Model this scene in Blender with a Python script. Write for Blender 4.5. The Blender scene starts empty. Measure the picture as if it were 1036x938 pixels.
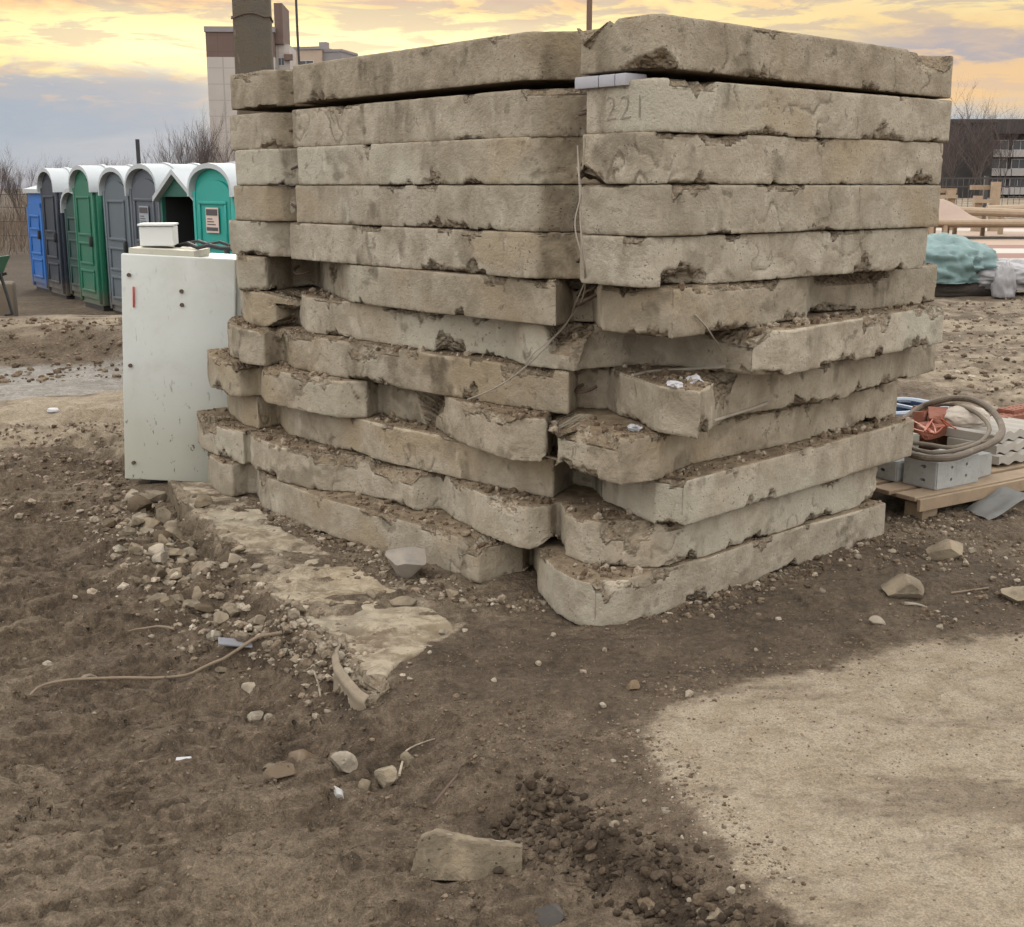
import bpy, bmesh, math, random
import numpy as np
from mathutils import Vector, Matrix

# ------------------------------------------------------------------ camera, sky, sun, exposure
scene = bpy.context.scene
COL = scene.collection
FPX, PITCH, EYE = 1250.0, math.radians(12.6), 1.55
cam_d = bpy.data.cameras.new('camera')
cam = bpy.data.objects.new('camera', cam_d)
COL.objects.link(cam)
cam.location = (0, 0, EYE)
cam.rotation_euler = (math.radians(90) - PITCH, 0, 0)
cam_d.sensor_width = 36.0
cam_d.lens = 36.0 * FPX / 1036.0
cam_d.clip_start = 0.05
cam_d.clip_end = 3000
scene.camera = cam

scene.view_settings.view_transform = 'Standard'
scene.view_settings.look = 'None'
scene.view_settings.gamma = 1.0
scene.view_settings.use_curve_mapping = False
scene.view_settings.exposure = 1.18
scene.cycles.max_bounces = 4; scene.cycles.diffuse_bounces = 3; scene.cycles.glossy_bounces = 2
scene.cycles.caustics_reflective = False; scene.cycles.caustics_refractive = False
scene.cycles.use_adaptive_sampling = True; scene.cycles.adaptive_threshold = 0.03

SUN_EL, SUN_AZ = math.radians(9), math.radians(-9)      # behind the slabs, a little left of centre
SKY_LOW, SKY_HIGH = 0.44, 1.08

class G:
    """tiny node-graph helper"""
    def __init__(s, tree): s.t = tree; s.n = tree.nodes; s.l = tree.links
    def new(s, kind, **kw):
        n = s.n.new(kind)
        for k, v in kw.items(): setattr(n, k, v)
        return n
    def put(s, inp, v):
        if isinstance(v, bpy.types.NodeSocket): s.l.new(v, inp)
        elif v is not None:
            if isinstance(v, (tuple, list)) and inp.type == 'RGBA' and len(v) == 3: v = (*v, 1)
            inp.default_value = v
    def math(s, op, a, b=None, c=None, clamp=False):
        n = s.new('ShaderNodeMath', operation=op); n.use_clamp = clamp
        for i, v in enumerate((a, b, c)):
            if v is not None: s.put(n.inputs[i], v)
        return n.outputs[0]
    def vmath(s, op, a, b=None):
        n = s.new('ShaderNodeVectorMath', operation=op)
        s.put(n.inputs[0], a)
        if b is not None: s.put(n.inputs[1], b)
        return n.outputs[0]
    def mix(s, f, a, b, blend='MIX'):
        n = s.new('ShaderNodeMix', data_type='RGBA', blend_type=blend)
        s.put(n.inputs[0], f); s.put(n.inputs[6], a); s.put(n.inputs[7], b)
        return n.outputs[2]
    def noise(s, vec, scale, detail=4, rough=0.55, dist=0.0, col=False):
        n = s.new('ShaderNodeTexNoise')
        if vec is not None: s.put(n.inputs['Vector'], vec)
        n.inputs['Scale'].default_value = scale; n.inputs['Detail'].default_value = detail
        n.inputs['Roughness'].default_value = rough; n.inputs['Distortion'].default_value = dist
        return n.outputs['Color' if col else 'Fac']
    def voro(s, vec, scale, feature='F1', out='Distance', rnd=1.0):
        n = s.new('ShaderNodeTexVoronoi', feature=feature)
        s.put(n.inputs['Vector'], vec); n.inputs['Scale'].default_value = scale
        n.inputs['Randomness'].default_value = rnd
        return n.outputs[out]
    def step(s, v, a, b, lo=0.0, hi=1.0):
        n = s.new('ShaderNodeMapRange', interpolation_type='SMOOTHSTEP')
        s.put(n.inputs[0], v); n.inputs[1].default_value = a; n.inputs[2].default_value = b
        n.inputs[3].default_value = lo; n.inputs[4].default_value = hi
        return n.outputs[0]
    def ramp(s, v, stops, interp='LINEAR'):
        n = s.new('ShaderNodeValToRGB'); r = n.color_ramp; r.interpolation = interp
        while len(r.elements) < len(stops): r.elements.new(0.5)
        for e, (p, c) in zip(r.elements, stops):
            e.position = p; e.color = (*c, 1)
        s.put(n.inputs[0], v)
        return n.outputs[0]
    def scale(s, vec, xyz): return s.vmath('MULTIPLY', vec, xyz)

world = bpy.data.worlds.new('World'); scene.world = world
world.use_nodes = True
g = G(world.node_tree); g.n.clear()
out = g.new('ShaderNodeOutputWorld')
sky = g.new('ShaderNodeTexSky', sky_type='NISHITA', sun_disc=False, sun_elevation=SUN_EL, sun_rotation=SUN_AZ)
sky.air_density = 1.0; sky.dust_density = 2.0
bg_sky = g.new('ShaderNodeBackground'); g.put(bg_sky.inputs[0], sky.outputs[0]); bg_sky.inputs[1].default_value = 0.05
d = g.new('ShaderNodeTexCoord').outputs['Generated']
sep = g.new('ShaderNodeSeparateXYZ'); g.put(sep.inputs[0], d)
az = g.math('ARCTAN2', sep.outputs[0], sep.outputs[1])                    # radians, 0 ahead, + right
el = g.math('MULTIPLY', g.math('ARCSINE', sep.outputs[2]), 57.2958)       # degrees
comb = g.new('ShaderNodeCombineXYZ')
g.put(comb.inputs[0], g.math('MULTIPLY', az, 9.0)); g.put(comb.inputs[1], g.math('MULTIPLY', el, 0.62))
n1 = g.noise(comb.outputs[0], 1.0, 5, 0.60, 0.7)
n2 = g.noise(g.vmath('ADD', comb.outputs[0], (31.7, 4.2, 0)), 2.3, 4, 0.62, 0.4)
e2 = g.math('ADD', el, g.math('MULTIPLY', g.math('SUBTRACT', n1, 0.5), 3.6))
e2 = g.math('ADD', e2, g.math('MULTIPLY', g.math('SUBTRACT', n2, 0.5), 2.2))
f = g.math('DIVIDE', e2, 12.0, clamp=True)
left = g.ramp(f, [(0.0, (.40, .41, .46)), (.10, (.44, .50, .57)), (.24, (.36, .44, .54)), (.375, (.46, .47, .51)), (.425, (1.0, .78, .38)),
                  (.52, (1.05, .90, .45)), (.58, (1.05, .86, .42)), (.64, (.95, .62, .33)), (.71, (.50, .43, .43)), (1.0, (.50, .49, .53))])
mid = g.ramp(f, [(0.0, (.45, .47, .52)), (.14, (.70, .66, .58)), (.25, (1.05, .86, .46)), (.48, (1.10, .92, .46)),
                 (.60, (1.08, .86, .42)), (.68, (.98, .64, .34)), (.76, (.58, .46, .43)), (1.0, (.52, .50, .53))])
right = g.ramp(f, [(0.0, (.55, .58, .60)), (.20, (.52, .56, .60)), (.27, (.72, .60, .47)), (.34, (.92, .62, .33)), (.40, (.86, .60, .36)),
                   (.44, (.48, .44, .46)), (.50, (.62, .50, .42)), (.55, (.95, .70, .36)), (.66, (1.0, .80, .42)), (.80, (.92, .74, .46)), (1.0, (.55, .52, .53))])
n3 = g.noise(g.scale(comb.outputs[0], (1.5, 2.2, 1)), 1.0, 5, 0.62, 0.5)
lm = g.step(az, -0.26, -0.14)
mr = g.step(az, 0.10, 0.32)
low = g.mix(mr, g.mix(lm, left, mid), right)
cl = g.math('MULTIPLY', g.step(g.math('ADD', n3, g.math('MULTIPLY', g.math('MAXIMUM', g.math('SUBTRACT', el, 5.6), 0.0), .035)), 0.50, 0.60), g.step(el, 2.8, 4.2))
glow = g.math('MULTIPLY', g.math('MULTIPLY', g.step(g.math('ADD', el, g.math('MULTIPLY', lm, 1.4)), 4.2, 5.8), g.step(el, 7.8, 5.6)), g.math('MULTIPLY', g.step(az, -.46, -.24), g.step(az, .20, .0)))
low = g.mix(g.math('MULTIPLY', glow, .80), low, (1.55, 1.34, .74))
low = g.mix(g.math('MULTIPLY', cl, 0.62), low, g.mix(g.step(el, 5.0, 8.5), (.72, .55, .42), (.47, .42, .43)))
high = g.ramp(g.math('DIVIDE', el, 90.0, clamp=True), [(0.0, (.60, .58, .57)), (.25, (.80, .79, .77)), (1.0, (1.0, .99, .96))])
high = g.mix(g.step(n1, 0.35, 0.7), high, g.mix(1.0, high, (1.18, 1.17, 1.16), 'MULTIPLY'))
ahead = g.step(sep.outputs[1], -0.35, 0.55)                               # the glow fades round to a plain grey deck behind
low = g.mix(ahead, (1.75, 1.70, 1.62), low)
deck = g.step(el, 7.5, 15.0)
bg_low = g.new('ShaderNodeBackground'); g.put(bg_low.inputs[0], low); bg_low.inputs[1].default_value = SKY_LOW
bg_high = g.new('ShaderNodeBackground'); g.put(bg_high.inputs[0], high); bg_high.inputs[1].default_value = SKY_HIGH
mx = g.new('ShaderNodeMixShader'); g.put(mx.inputs[0], deck); g.l.new(bg_low.outputs[0], mx.inputs[1]); g.l.new(bg_high.outputs[0], mx.inputs[2])
mx2 = g.new('ShaderNodeMixShader'); mx2.inputs[0].default_value = 0.985     # the clouds cover nearly all of the clear sky
g.l.new(bg_sky.outputs[0], mx2.inputs[1]); g.l.new(mx.outputs[0], mx2.inputs[2])
g.l.new(mx2.outputs[0], out.inputs[0])

sun_d = bpy.data.lights.new('sun', 'SUN'); sun_d.energy = 0.6; sun_d.angle = math.radians(14); sun_d.color = (1.0, .86, .66)
sun = bpy.data.objects.new('sun', sun_d); COL.objects.link(sun)
sd = Vector((math.sin(SUN_AZ) * math.cos(SUN_EL), math.cos(SUN_AZ) * math.cos(SUN_EL), math.sin(SUN_EL)))
sun.rotation_euler = sd.to_track_quat('Z', 'Y').to_euler()

# ------------------------------------------------------------------ helpers
rng = np.random.default_rng(7)
R0 = random.Random(11)
cp, sp = math.cos(PITCH), math.sin(PITCH)
def gp(x, y, z=0.0):
    """where the photograph's sight line through (x, y) meets the level z"""
    u, v = (x - 518) / FPX, (469 - y) / FPX
    dx, dy, dz = u, cp + v * sp, -sp + v * cp
    t = (z - EYE) / dz
    return np.array((dx * t, dy * t))
def at(x, y, Y):
    u, v = (x - 518) / FPX, (469 - y) / FPX
    dx, dy, dz = u, cp + v * sp, -sp + v * cp
    t = Y / dy
    return Vector((dx * t, Y, EYE + dz * t))

def _hash(ix, iy, iz, seed):
    h = (ix.astype(np.uint32) * np.uint32(374761393)) ^ (iy.astype(np.uint32) * np.uint32(668265263)) ^ (iz.astype(np.uint32) * np.uint32(2246822519)) ^ np.uint32((seed * 3266489917) & 0xffffffff)
    h = (h ^ (h >> np.uint32(13))) * np.uint32(1274126177)
    h = (h ^ (h >> np.uint32(16))) * np.uint32(2654435761)
    return ((h >> np.uint32(8)) & np.uint32(0xffff)).astype(np.float32) / 32767.5 - 1.0
def vnoise(P, seed=0):
    P = np.asarray(P, np.float32); i = np.floor(P).astype(np.int64); f = P - i
    f = f * f * f * (f * (f * 6 - 15) + 10)
    r = 0
    for dx in (0, 1):
        wx = f[:, 0] if dx else 1 - f[:, 0]
        for dy in (0, 1):
            wy = f[:, 1] if dy else 1 - f[:, 1]
            for dz in (0, 1):
                wz = f[:, 2] if dz else 1 - f[:, 2]
                r = r + wx * wy * wz * _hash(i[:, 0] + dx, i[:, 1] + dy, i[:, 2] + dz, seed)
    return r
def fbm(P, scale, octv=4, seed=0, gain=0.5, ridged=False):
    P = np.asarray(P, np.float32) * scale; a = 1.0; r = 0; tot = 0
    for o in range(octv):
        n = vnoise(P + 17.3 * o, seed + o)
        if ridged: n = 1 - 2 * np.abs(n)
        r = r + a * n; tot += a; a *= gain; P = P * 2.03
    return r / tot
def sst(x, a, b):
    t = np.clip((x - a) / (b - a), 0, 1); return t * t * (3 - 2 * t)
def xyz(x, y, z=0.0): return np.stack([x, y, np.full_like(x, z)], 1)

def mesh_from(name, V, F, smooth=True):
    me = bpy.data.meshes.new(name)
    V = np.asarray(V, np.float32)
    if isinstance(F, np.ndarray):
        k = F.shape[1]
        me.vertices.add(len(V)); me.vertices.foreach_set('co', V.ravel())
        me.loops.add(F.size); me.loops.foreach_set('vertex_index', F.astype(np.int32).ravel())
        me.polygons.add(len(F)); me.polygons.foreach_set('loop_start', np.arange(0, F.size, k, dtype=np.int32))
        me.update(calc_edges=True)
    else:
        me.from_pydata([tuple(map(float, v)) for v in V], [], F); me.update()
    me.polygons.foreach_set('use_smooth', np.full(len(me.polygons), smooth))
    return me
def link(name, me, mat=None, parent=None):
    o = bpy.data.objects.new(name, me); COL.objects.link(o)
    if mat is not None and me is not None:
        if len(me.materials) == 0: me.materials.append(mat)
    if parent is not None: o.parent = parent
    return o
def tag(o, label=None, cat=None, group=None, kind=None):
    if label: o['label'] = label
    if cat: o['category'] = cat
    if group: o['group'] = group
    if kind: o['kind'] = kind
    return o
def empty(name, loc, rz=0.0):
    o = bpy.data.objects.new(name, None); COL.objects.link(o)
    o.location = loc; o.rotation_euler = (0, 0, rz); o.empty_display_size = 0.1
    return o

class MB:
    """collects shapes into one mesh"""
    def __init__(s): s.bm = bmesh.new()
    def box(s, c, size, bevel=0.0, rot=None, seg=2):
        r = bmesh.ops.create_cube(s.bm, size=1.0)
        M = Matrix.Translation(c) @ (rot.to_4x4() if rot is not None else Matrix.Identity(4)) @ Matrix.Diagonal((*size, 1))
        bmesh.ops.transform(s.bm, matrix=M, verts=r['verts'])
        if bevel > 0:
            ed = list({e for v in r['verts'] for e in v.link_edges})
            bmesh.ops.bevel(s.bm, geom=ed, offset=bevel, segments=seg, affect='EDGES', profile=0.5)
        return s
    def bx(s, x0, x1, y0, y1, z0, z1, bevel=0.0):
        return s.box(((x0 + x1) / 2, (y0 + y1) / 2, (z0 + z1) / 2), (abs(x1 - x0), abs(y1 - y0), abs(z1 - z0)), bevel)
    def tube(s, pts, r, n=8, closed=False, caps=True):
        pts = [Vector(p) for p in pts]; rings = []
        rr = r if isinstance(r, (list, tuple)) else [r] * len(pts)
        up = Vector((0.13, 0.31, 1)).normalized()
        for i, p in enumerate(pts):
            a = pts[i - 1] if (i > 0 or closed) else p
            b = pts[(i + 1) % len(pts)] if (i < len(pts) - 1 or closed) else p
            t = (b - a)
            t = t.normalized() if t.length > 1e-9 else Vector((0, 0, 1))
            x = t.cross(up)
            if x.length < 0.05: x = t.cross(Vector((1, 0, 0)))
            x.normalize(); y = t.cross(x)
            rings.append([s.bm.verts.new(p + (x * math.cos(2 * math.pi * k / n) + y * math.sin(2 * math.pi * k / n)) * rr[i]) for k in range(n)])
        m = len(rings)
        for i in range(m if closed else m - 1):
            A, B = rings[i], rings[(i + 1) % m]
            for k in range(n): s.bm.faces.new((A[k], A[(k + 1) % n], B[(k + 1) % n], B[k]))
        if caps and not closed:
            s.bm.faces.new(rings[0]); s.bm.faces.new(rings[-1][::-1])
        return s
    def prism(s, poly, y0, y1, axes='xz'):
        def P(a, b, y): return (a, y, b) if axes == 'xz' else ((y, a, b) if axes == 'yz' else (a, b, y))
        A = [s.bm.verts.new(P(a, b, y0)) for a, b in poly]; B = [s.bm.verts.new(P(a, b, y1)) for a, b in poly]
        n = len(poly)
        for i in range(n): s.bm.faces.new((A[i], A[(i + 1) % n], B[(i + 1) % n], B[i]))
        s.bm.faces.new(A[::-1]); s.bm.faces.new(B)
        return s
    def build(s, name, mat, parent=None, smooth=False, angle=35):
        bmesh.ops.recalc_face_normals(s.bm, faces=s.bm.faces)
        me = bpy.data.meshes.new(name); s.bm.to_mesh(me); s.bm.free()
        if smooth:
            me.polygons.foreach_set('use_smooth', np.full(len(me.polygons), True))
            try: me.set_sharp_from_angle(angle=math.radians(angle))
            except Exception: pass
        return link(name, me, mat, parent)

# ------------------------------------------------------------------ materials
def new_mat(name):
    m = bpy.data.materials.new(name); m.use_nodes = True
    g = G(m.node_tree); b = g.n['Principled BSDF']
    return m, g, b
def objvec(g, rnd=True):
    tc = g.new('ShaderNodeTexCoord').outputs['Object']
    if rnd:
        oi = g.new('ShaderNodeObjectInfo').outputs['Random']
        k = g.new('ShaderNodeCombineXYZ'); q = g.math('MULTIPLY', oi, 57.0)
        g.put(k.inputs[0], q); g.put(k.inputs[1], g.math('MULTIPLY', oi, 131.0)); g.put(k.inputs[2], q)
        return g.vmath('ADD', tc, k.outputs[0]), oi
    return tc, None
def bump(g, b, h, strength=0.5, dist=0.01, chain=None):
    n = g.new('ShaderNodeBump'); n.inputs['Strength'].default_value = strength; n.inputs['Distance'].default_value = dist
    g.put(n.inputs['Height'], h)
    if chain is not None: g.put(n.inputs['Normal'], chain)
    g.put(b.inputs['Normal'], n.outputs[0]); return n.outputs[0]
def plain(name, col, rough=0.6, var=0.25, scale=6.0, dirt=None, metallic=0.0, bumpy=0.0, grain=True, dirt_amt=0.5):
    m, g, b = new_mat(name); v, _ = objvec(g)
    n = g.noise(v, scale, 5, 0.6)
    c = g.mix(n, tuple(x * (1 - var) for x in col), tuple(min(1, x * (1 + var)) for x in col))
    if dirt is not None:
        dn = g.step(g.noise(v, scale * 1.7, 6, 0.68, 0.4), 0.62 - 0.25 * dirt_amt, 0.78)
        c = g.mix(g.math('MULTIPLY', dn, 0.85), c, dirt)
    g.put(b.inputs['Base Color'], c)
    g.put(b.inputs['Roughness'], g.math('ADD', rough - 0.08, g.math('MULTIPLY', n, 0.16)))
    b.inputs['Metallic'].default_value = metallic
    if bumpy > 0: bump(g, b, g.noise(v, scale * 6, 5, 0.6), 0.6, bumpy)
    return m

def concrete_mat(name='weathered_concrete', a=(.345, .305, .247), bb=(.225, .190, .145), soil=True):
    m, g, b = new_mat(name)
    v, oi = objvec(g)
    wa = g.new('ShaderNodeAttribute', attribute_name='wear_shade'); ws = g.new('ShaderNodeSeparateColor'); g.put(ws.inputs[0], wa.outputs['Color'])
    at_ = ws.outputs[0]
    med = g.noise(v, 7.0, 4, 0.65, 0.4); fine = g.noise(v, 90.0, 3, 0.7)
    c = g.mix(g.step(med, 0.30, 0.68), bb, a)
    c = g.mix(g.math('MULTIPLY', ws.outputs[1], 0.75), c, (.275, .220, .150))         # brown dust, also part of the notch dirt and shade
    c = g.mix(g.math('MULTIPLY', ws.outputs[2], 0.7), c, (.360, .338, .285))           # cleaner grey-green
    c = g.mix(g.math('MULTIPLY', g.math('MULTIPLY', g.step(wa.outputs['Alpha'], 0.04, 0.70), g.step(med, .30, .62)), 0.80), c, (.088, .068, .047))           # run-down dirt, cracks; notches get dirt plus painted shade
    st2 = g.noise(g.scale(v, (9.0, 9.0, 1.6)), 2.4, 2, 0.6, 0.2)
    c = g.mix(g.math('MULTIPLY', g.math('MULTIPLY', g.step(st2, 0.60, 0.72), g.step(med, 0.52, 0.66)), 0.55), c, (.47, .43, .36))   # lime
    blot = g.noise(g.vmath('ADD', v, (3.7, 1.9, 5.1)), 13.0, 5, 0.7, 0.6)
    c = g.mix(g.math('MULTIPLY', g.step(blot, 0.60, 0.69), 0.6), c, (.095, .076, .056))
    sc_ = g.new('ShaderNodeAttribute', attribute_name='scuff').outputs['Fac']
    c = g.mix(g.math('MULTIPLY', g.step(g.math('ADD', sc_, g.math('MULTIPLY', g.math('SUBTRACT', blot, .5), 1.1)), .45, .75), 0.62), c, (.46, .41, .33))
    vn = g.new('ShaderNodeTexVoronoi'); g.put(vn.inputs['Vector'], v); vn.inputs['Scale'].default_value = 55.0
    rb = g.new('ShaderNodeSeparateColor'); g.put(rb.inputs[0], vn.outputs['Color'])
    agg = g.mix(rb.outputs[0], (.125, .100, .075), (.33, .285, .225))
    agg = g.mix(g.step(blot, 0.40, 0.58), agg, (.235, .188, .138))
    c = g.mix(g.math('MULTIPLY', at_, 0.85), c, agg)
    c = g.mix(g.math('MULTIPLY', g.math('SUBTRACT', fine, 0.5), 1.6), c, (.40, .36, .29), 'OVERLAY')
    pm = g.math('MULTIPLY', g.step(vn.outputs['Distance'], 0.18, 0.10), g.step(med, 0.52, 0.62))
    c = g.mix(g.math('MULTIPLY', pm, 0.6), c, (.085, .068, .05))
    if soil:
        ge = g.new('ShaderNodeNewGeometry'); ns = g.new('ShaderNodeSeparateXYZ'); g.put(ns.inputs[0], ge.outputs['True Normal'])
        up = g.math('MULTIPLY', g.step(ns.outputs[2], 0.35, 0.8), g.step(med, 0.22, 0.42))
        soilc = g.mix(g.step(blot, .3, .7), (.115, .083, .056), (.245, .190, .130))
        c = g.mix(up, c, soilc)
    tone = g.mix(oi, (.90, .86, .79), (1.08, 1.07, 1.04)); tone = g.mix(g.math('FRACT', g.math('MULTIPLY', oi, 7.31)), tone, g.mix(1.0, tone, (.98, 1.0, 1.03), 'MULTIPLY'))
    c = g.mix(1.0, c, tone, 'MULTIPLY')
    g.put(b.inputs['Base Color'], c)
    b.inputs['Roughness'].default_value = 0.92
    b.inputs['Specular IOR Level'].default_value = 0.25
    h = g.math('ADD', g.math('MULTIPLY', g.noise(v, 34, 4, 0.68), g.math('MULTIPLY_ADD', at_, 0.9, 0.28)), g.math('MULTIPLY', fine, 0.28))
    h = g.math('ADD', h, g.math('MULTIPLY', g.math('MULTIPLY', at_, vn.outputs['Distance']), 0.9))
    h = g.math('SUBTRACT', h, g.math('MULTIPLY', pm, 0.5))
    bump(g, b, h, 1.0, 0.018)
    return m
M_CONC = concrete_mat()
M_CONCD = concrete_mat('grey_post_concrete', (.115, .103, .088), (.075, .067, .057), soil=False)
M_ROCK = concrete_mat('dusty_rubble', (.40, .345, .265), (.27, .22, .16), soil=False)
M_REBAR = plain('rusty_rebar', (.085, .055, .038), 0.8, 0.4, 30, bumpy=0.001)
M_WIRE = plain('dull_wire', (.27, .235, .19), 0.6, 0.2, 20)
M_WOOD = plain('weathered_wood', (.25, .18, .115), 0.8, 0.35, 9, (.15, .11, .075), bumpy=0.002)
M_TIMB = plain('new_timber', (.29, .215, .145), 0.75, 0.25, 5, (.22, .155, .10), bumpy=0.002, dirt_amt=.3)
M_BLACK = plain('black_rubber', (.018, .018, .02), 0.6, 0.3, 10)

# ------------------------------------------------------------------ the ground
def poly_sd(x, y, poly):
    """signed distance to a polygon, + inside"""
    poly = np.asarray(poly); n = len(poly); dmin = np.full(x.shape, 1e9); ins = np.zeros(x.shape, bool)
    for i in range(n):
        ax, ay = poly[i]; bx_, by_ = poly[(i + 1) % n]
        ex, ey = bx_ - ax, by_ - ay
        t = np.clip(((x - ax) * ex + (y - ay) * ey) / (ex * ex + ey * ey + 1e-12), 0, 1)
        dmin = np.minimum(dmin, np.hypot(x - ax - t * ex, y - ay - t * ey))
        c = ((ay > y) != (by_ > y)) & (x < (bx_ - ax) * (y - ay) / (by_ - ay + 1e-12) + ax)
        ins ^= c
    return np.where(ins, dmin, -dmin)
def pts(lst, z=0.0): return [tuple(gp(a, b, z)) for a, b in lst]
PAD = pts([(192, 500), (204, 526), (232, 560), (262, 590), (300, 626), (338, 655), (352, 682), (374, 708), (400, 690), (440, 700), (520, 745), (600, 800),
           (700, 870), (790, 938)]) + [(1.2, 1.6), (9, 1.6), (9, 8.4), (-1.3, 8.4), (-1.52, 6.9)]
PALE = pts([(632, 742), (672, 712), (760, 690), (860, 672), (930, 655), (1036, 640), (1250, 625)]) + [(6, 3.0), (4, 1.5), (1.0, 1.6)] + pts([(800, 938), (770, 900), (730, 852), (690, 812), (655, 775)])
PALE2 = pts([(345, 655), (372, 640), (420, 628), (462, 632), (440, 655), (405, 668), (385, 690), (374, 704), (358, 690)])
PALE3 = pts([(186, 496), (222, 500), (262, 545), (330, 590), (360, 625), (345, 655), (300, 620), (240, 560), (200, 525)])
CLOD = pts([(520, 788), (548, 800), (590, 838), (640, 858), (700, 892), (750, 945), (690, 960), (640, 915), (590, 905), (560, 860), (520, 820)], -0.06)
DAMP = pts([(380, 690), (430, 650), (480, 640), (560, 640), (640, 640), (760, 590), (900, 545), (1060, 560), (1060, 635), (880, 660), (700, 705), (630, 745), (560, 720), (470, 720)])
HOLE = pts([(345, 690), (372, 712), (385, 740), (350, 760), (318, 720), (325, 690)], -0.08)
PIT = pts([(440, 800), (520, 790), (560, 820), (540, 855), (470, 850)], -0.08)
def ground(x, y):
    x = np.asarray(x, np.float64).ravel(); y = np.asarray(y, np.float64).ravel()
    P = xyz(x.astype(np.float32), y.astype(np.float32))
    near = (np.abs(x) < 14) & (y < 26) & (y > -4)
    wob = fbm(P, 3.0, 4, 3) * 0.10 + fbm(P, 14.0, 3, 5) * 0.02
    sd = poly_sd(x, y, PAD) + wob
    steep = sst(x, 0.1, -0.9)
    pad = sst(sd, -0.06 - 0.55 * (1 - steep), 0.025 + 0.14 * (1 - steep))
    far = sst(y, 7.6, 9.5)
    pad = pad * (1 - far) + far
    z = -0.115 * (1 - pad)
    # left hand: sandy crest, muddy track, bank, lower field with the cabins
    lf = sst(x, -1.2, -2.4)
    crest = np.exp(-((y - 8.6 - 0.45 * (x + 3)) / 0.75) ** 2) * 0.08 * lf
    track = sst(y - .45 * (x + 3), 9.2, 9.8) * sst(y, 11.6, 11.1) * -0.05 * lf
    yb = y + 0.5 * fbm(P, 0.7, 3, 21) + 0.12 * fbm(P, 4, 3, 22)
    bank = sst(yb, 11.25, 11.75) * sst(y, 15.0, 13.0) * 0.22 * lf
    fall = -0.40 * sst(y, 13.2, 16.2) * sst(x, -1.0, -3.0)
    z = z + crest + track + bank + fall
    # right hand: trampled dirt
    rt = sst(x, 1.0, 2.2) * sst(y, 7.0, 8.5) * sst(y, 19, 16)
    z = z + rt * (fbm(P, 1.1, 4, 31) * 0.07 + fbm(P, 5, 3, 33, ridged=True) * 0.025)
    # surface roughness
    mud = (1 - pad)
    palem = sst(poly_sd(x, y, PALE) + wob * 0.8, -0.10, 0.13)
    clod = sst(poly_sd(x, y, CLOD) + wob, -0.06, 0.10)
    hole = sst(poly_sd(x, y, HOLE) + wob * .7, -0.05, 0.12)
    pit = sst(poly_sd(x, y, PIT) + wob * .7, -0.05, 0.14)
    rough = np.clip(0.22 + 0.78 * mud - 0.2 * palem, 0.06, 1)
    Pw = P + 0.05 * np.stack([vnoise(P * 5, 61), vnoise(P * 5, 62), 0 * P[:, 0]], 1)
    Ps = P * np.array([0.75, 1.5, 1], np.float32)
    z = z + rough * (fbm(Ps, 1.6, 3, 41) * 0.050 + fbm(Pw, 6.0, 4, 43, 0.55) * 0.027 + fbm(Pw, 19.0, 3, 45, 0.6, True) * 0.009)
    Pd = Pw @ np.array([[.96, -.28, 0], [.28, .96, 0], [0, 0, 1]], np.float32)
    z = z + near * mud * (fbm(Pd * np.array([1.6, 9, 1], np.float32), 1.7, 4, 49, .6, True) * 0.007 + np.maximum(fbm(Pw, 17, 4, 50, .62) - .12, 0) * 0.040)
    z = z + near * (1 - mud) * np.maximum(fbm(Pw, 21, 3, 52, .62) - .18, 0) * 0.018 * (1 - palem)
    pl = fbm(Pw @ np.array([[.97, -.22, 0], [.22, .97, 0], [0, 0, 1]], np.float32) * np.array([.62, 1.7, 1], np.float32), 3.4, 5, 56, .58)
    scarp = sst(pl, .10, .125) * .021 + sst(pl, -.12, -.095) * .019 + sst(pl, .28, .305) * .018 + sst(pl, -.31, -.285) * .016 + np.maximum(fbm(Pw, 26, 3, 57, .6), 0) * .005 * np.exp(-(np.minimum(np.abs(pl - .11), np.abs(pl + .11)) / .05) ** 2)
    z = z + near * (scarp * 1.3 - .043) * (mud * 1.0 + .30 * (1 - mud)) * (1 - palem)
    z = z + near * fbm(P, 30.0, 3, 47, 0.6) * (0.0022 + 0.003 * mud + 0.005 * lf * sst(y, 6, 7))
    lump = np.maximum(fbm(Pw, 11.0, 4, 51, 0.6), -0.15); crk = fbm(Pw, 8.0, 4, 54, .6, True)
    z = z + clod * (lump * 0.105 + crk * .030 + np.maximum(fbm(Pw, 30, 3, 53, 0.6), -0.1) * 0.03 - 0.02)
    z = z - hole * 0.05 - pit * 0.035
    z = z + sst(sd, -0.30, -0.08) * sst(sd, 0.06, -0.05) * steep * (1 - far) * (np.maximum(lump, 0) * 0.09)
    flatp = palem * (1 - clod)
    z = z * (1 - flatp) + flatp * (0.012 + fbm(P, 1.4, 3, 71) * 0.010 + fbm(P, 40, 3, 73) * 0.0018 + fbm(P, 9, 3, 74) * 0.004)
    dip = np.exp(-(((x + 2.0) / .62) ** 2 + ((y - 6.75) / .50) ** 2) ** 2)
    z = z * (1 - dip) + dip * (-.125 + .25 * np.clip(z + .1, -.05, .05))
    edge = np.maximum.reduce([np.exp(-((pl - c_) / .035) ** 2) for c_ in (.10, -.12, .28, -.31)]) * near * (mud + .35 * (1 - mud)) * (1 - palem)
    return z, dict(edge=edge, pad=pad, pale=palem, clod=clod, mud=mud, sd=sd, wob=wob, lf=lf, hole=hole, pit=pit)
def gz(x, y):
    z, _ = ground(np.array([x]), np.array([y])); return float(z[0])

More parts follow.
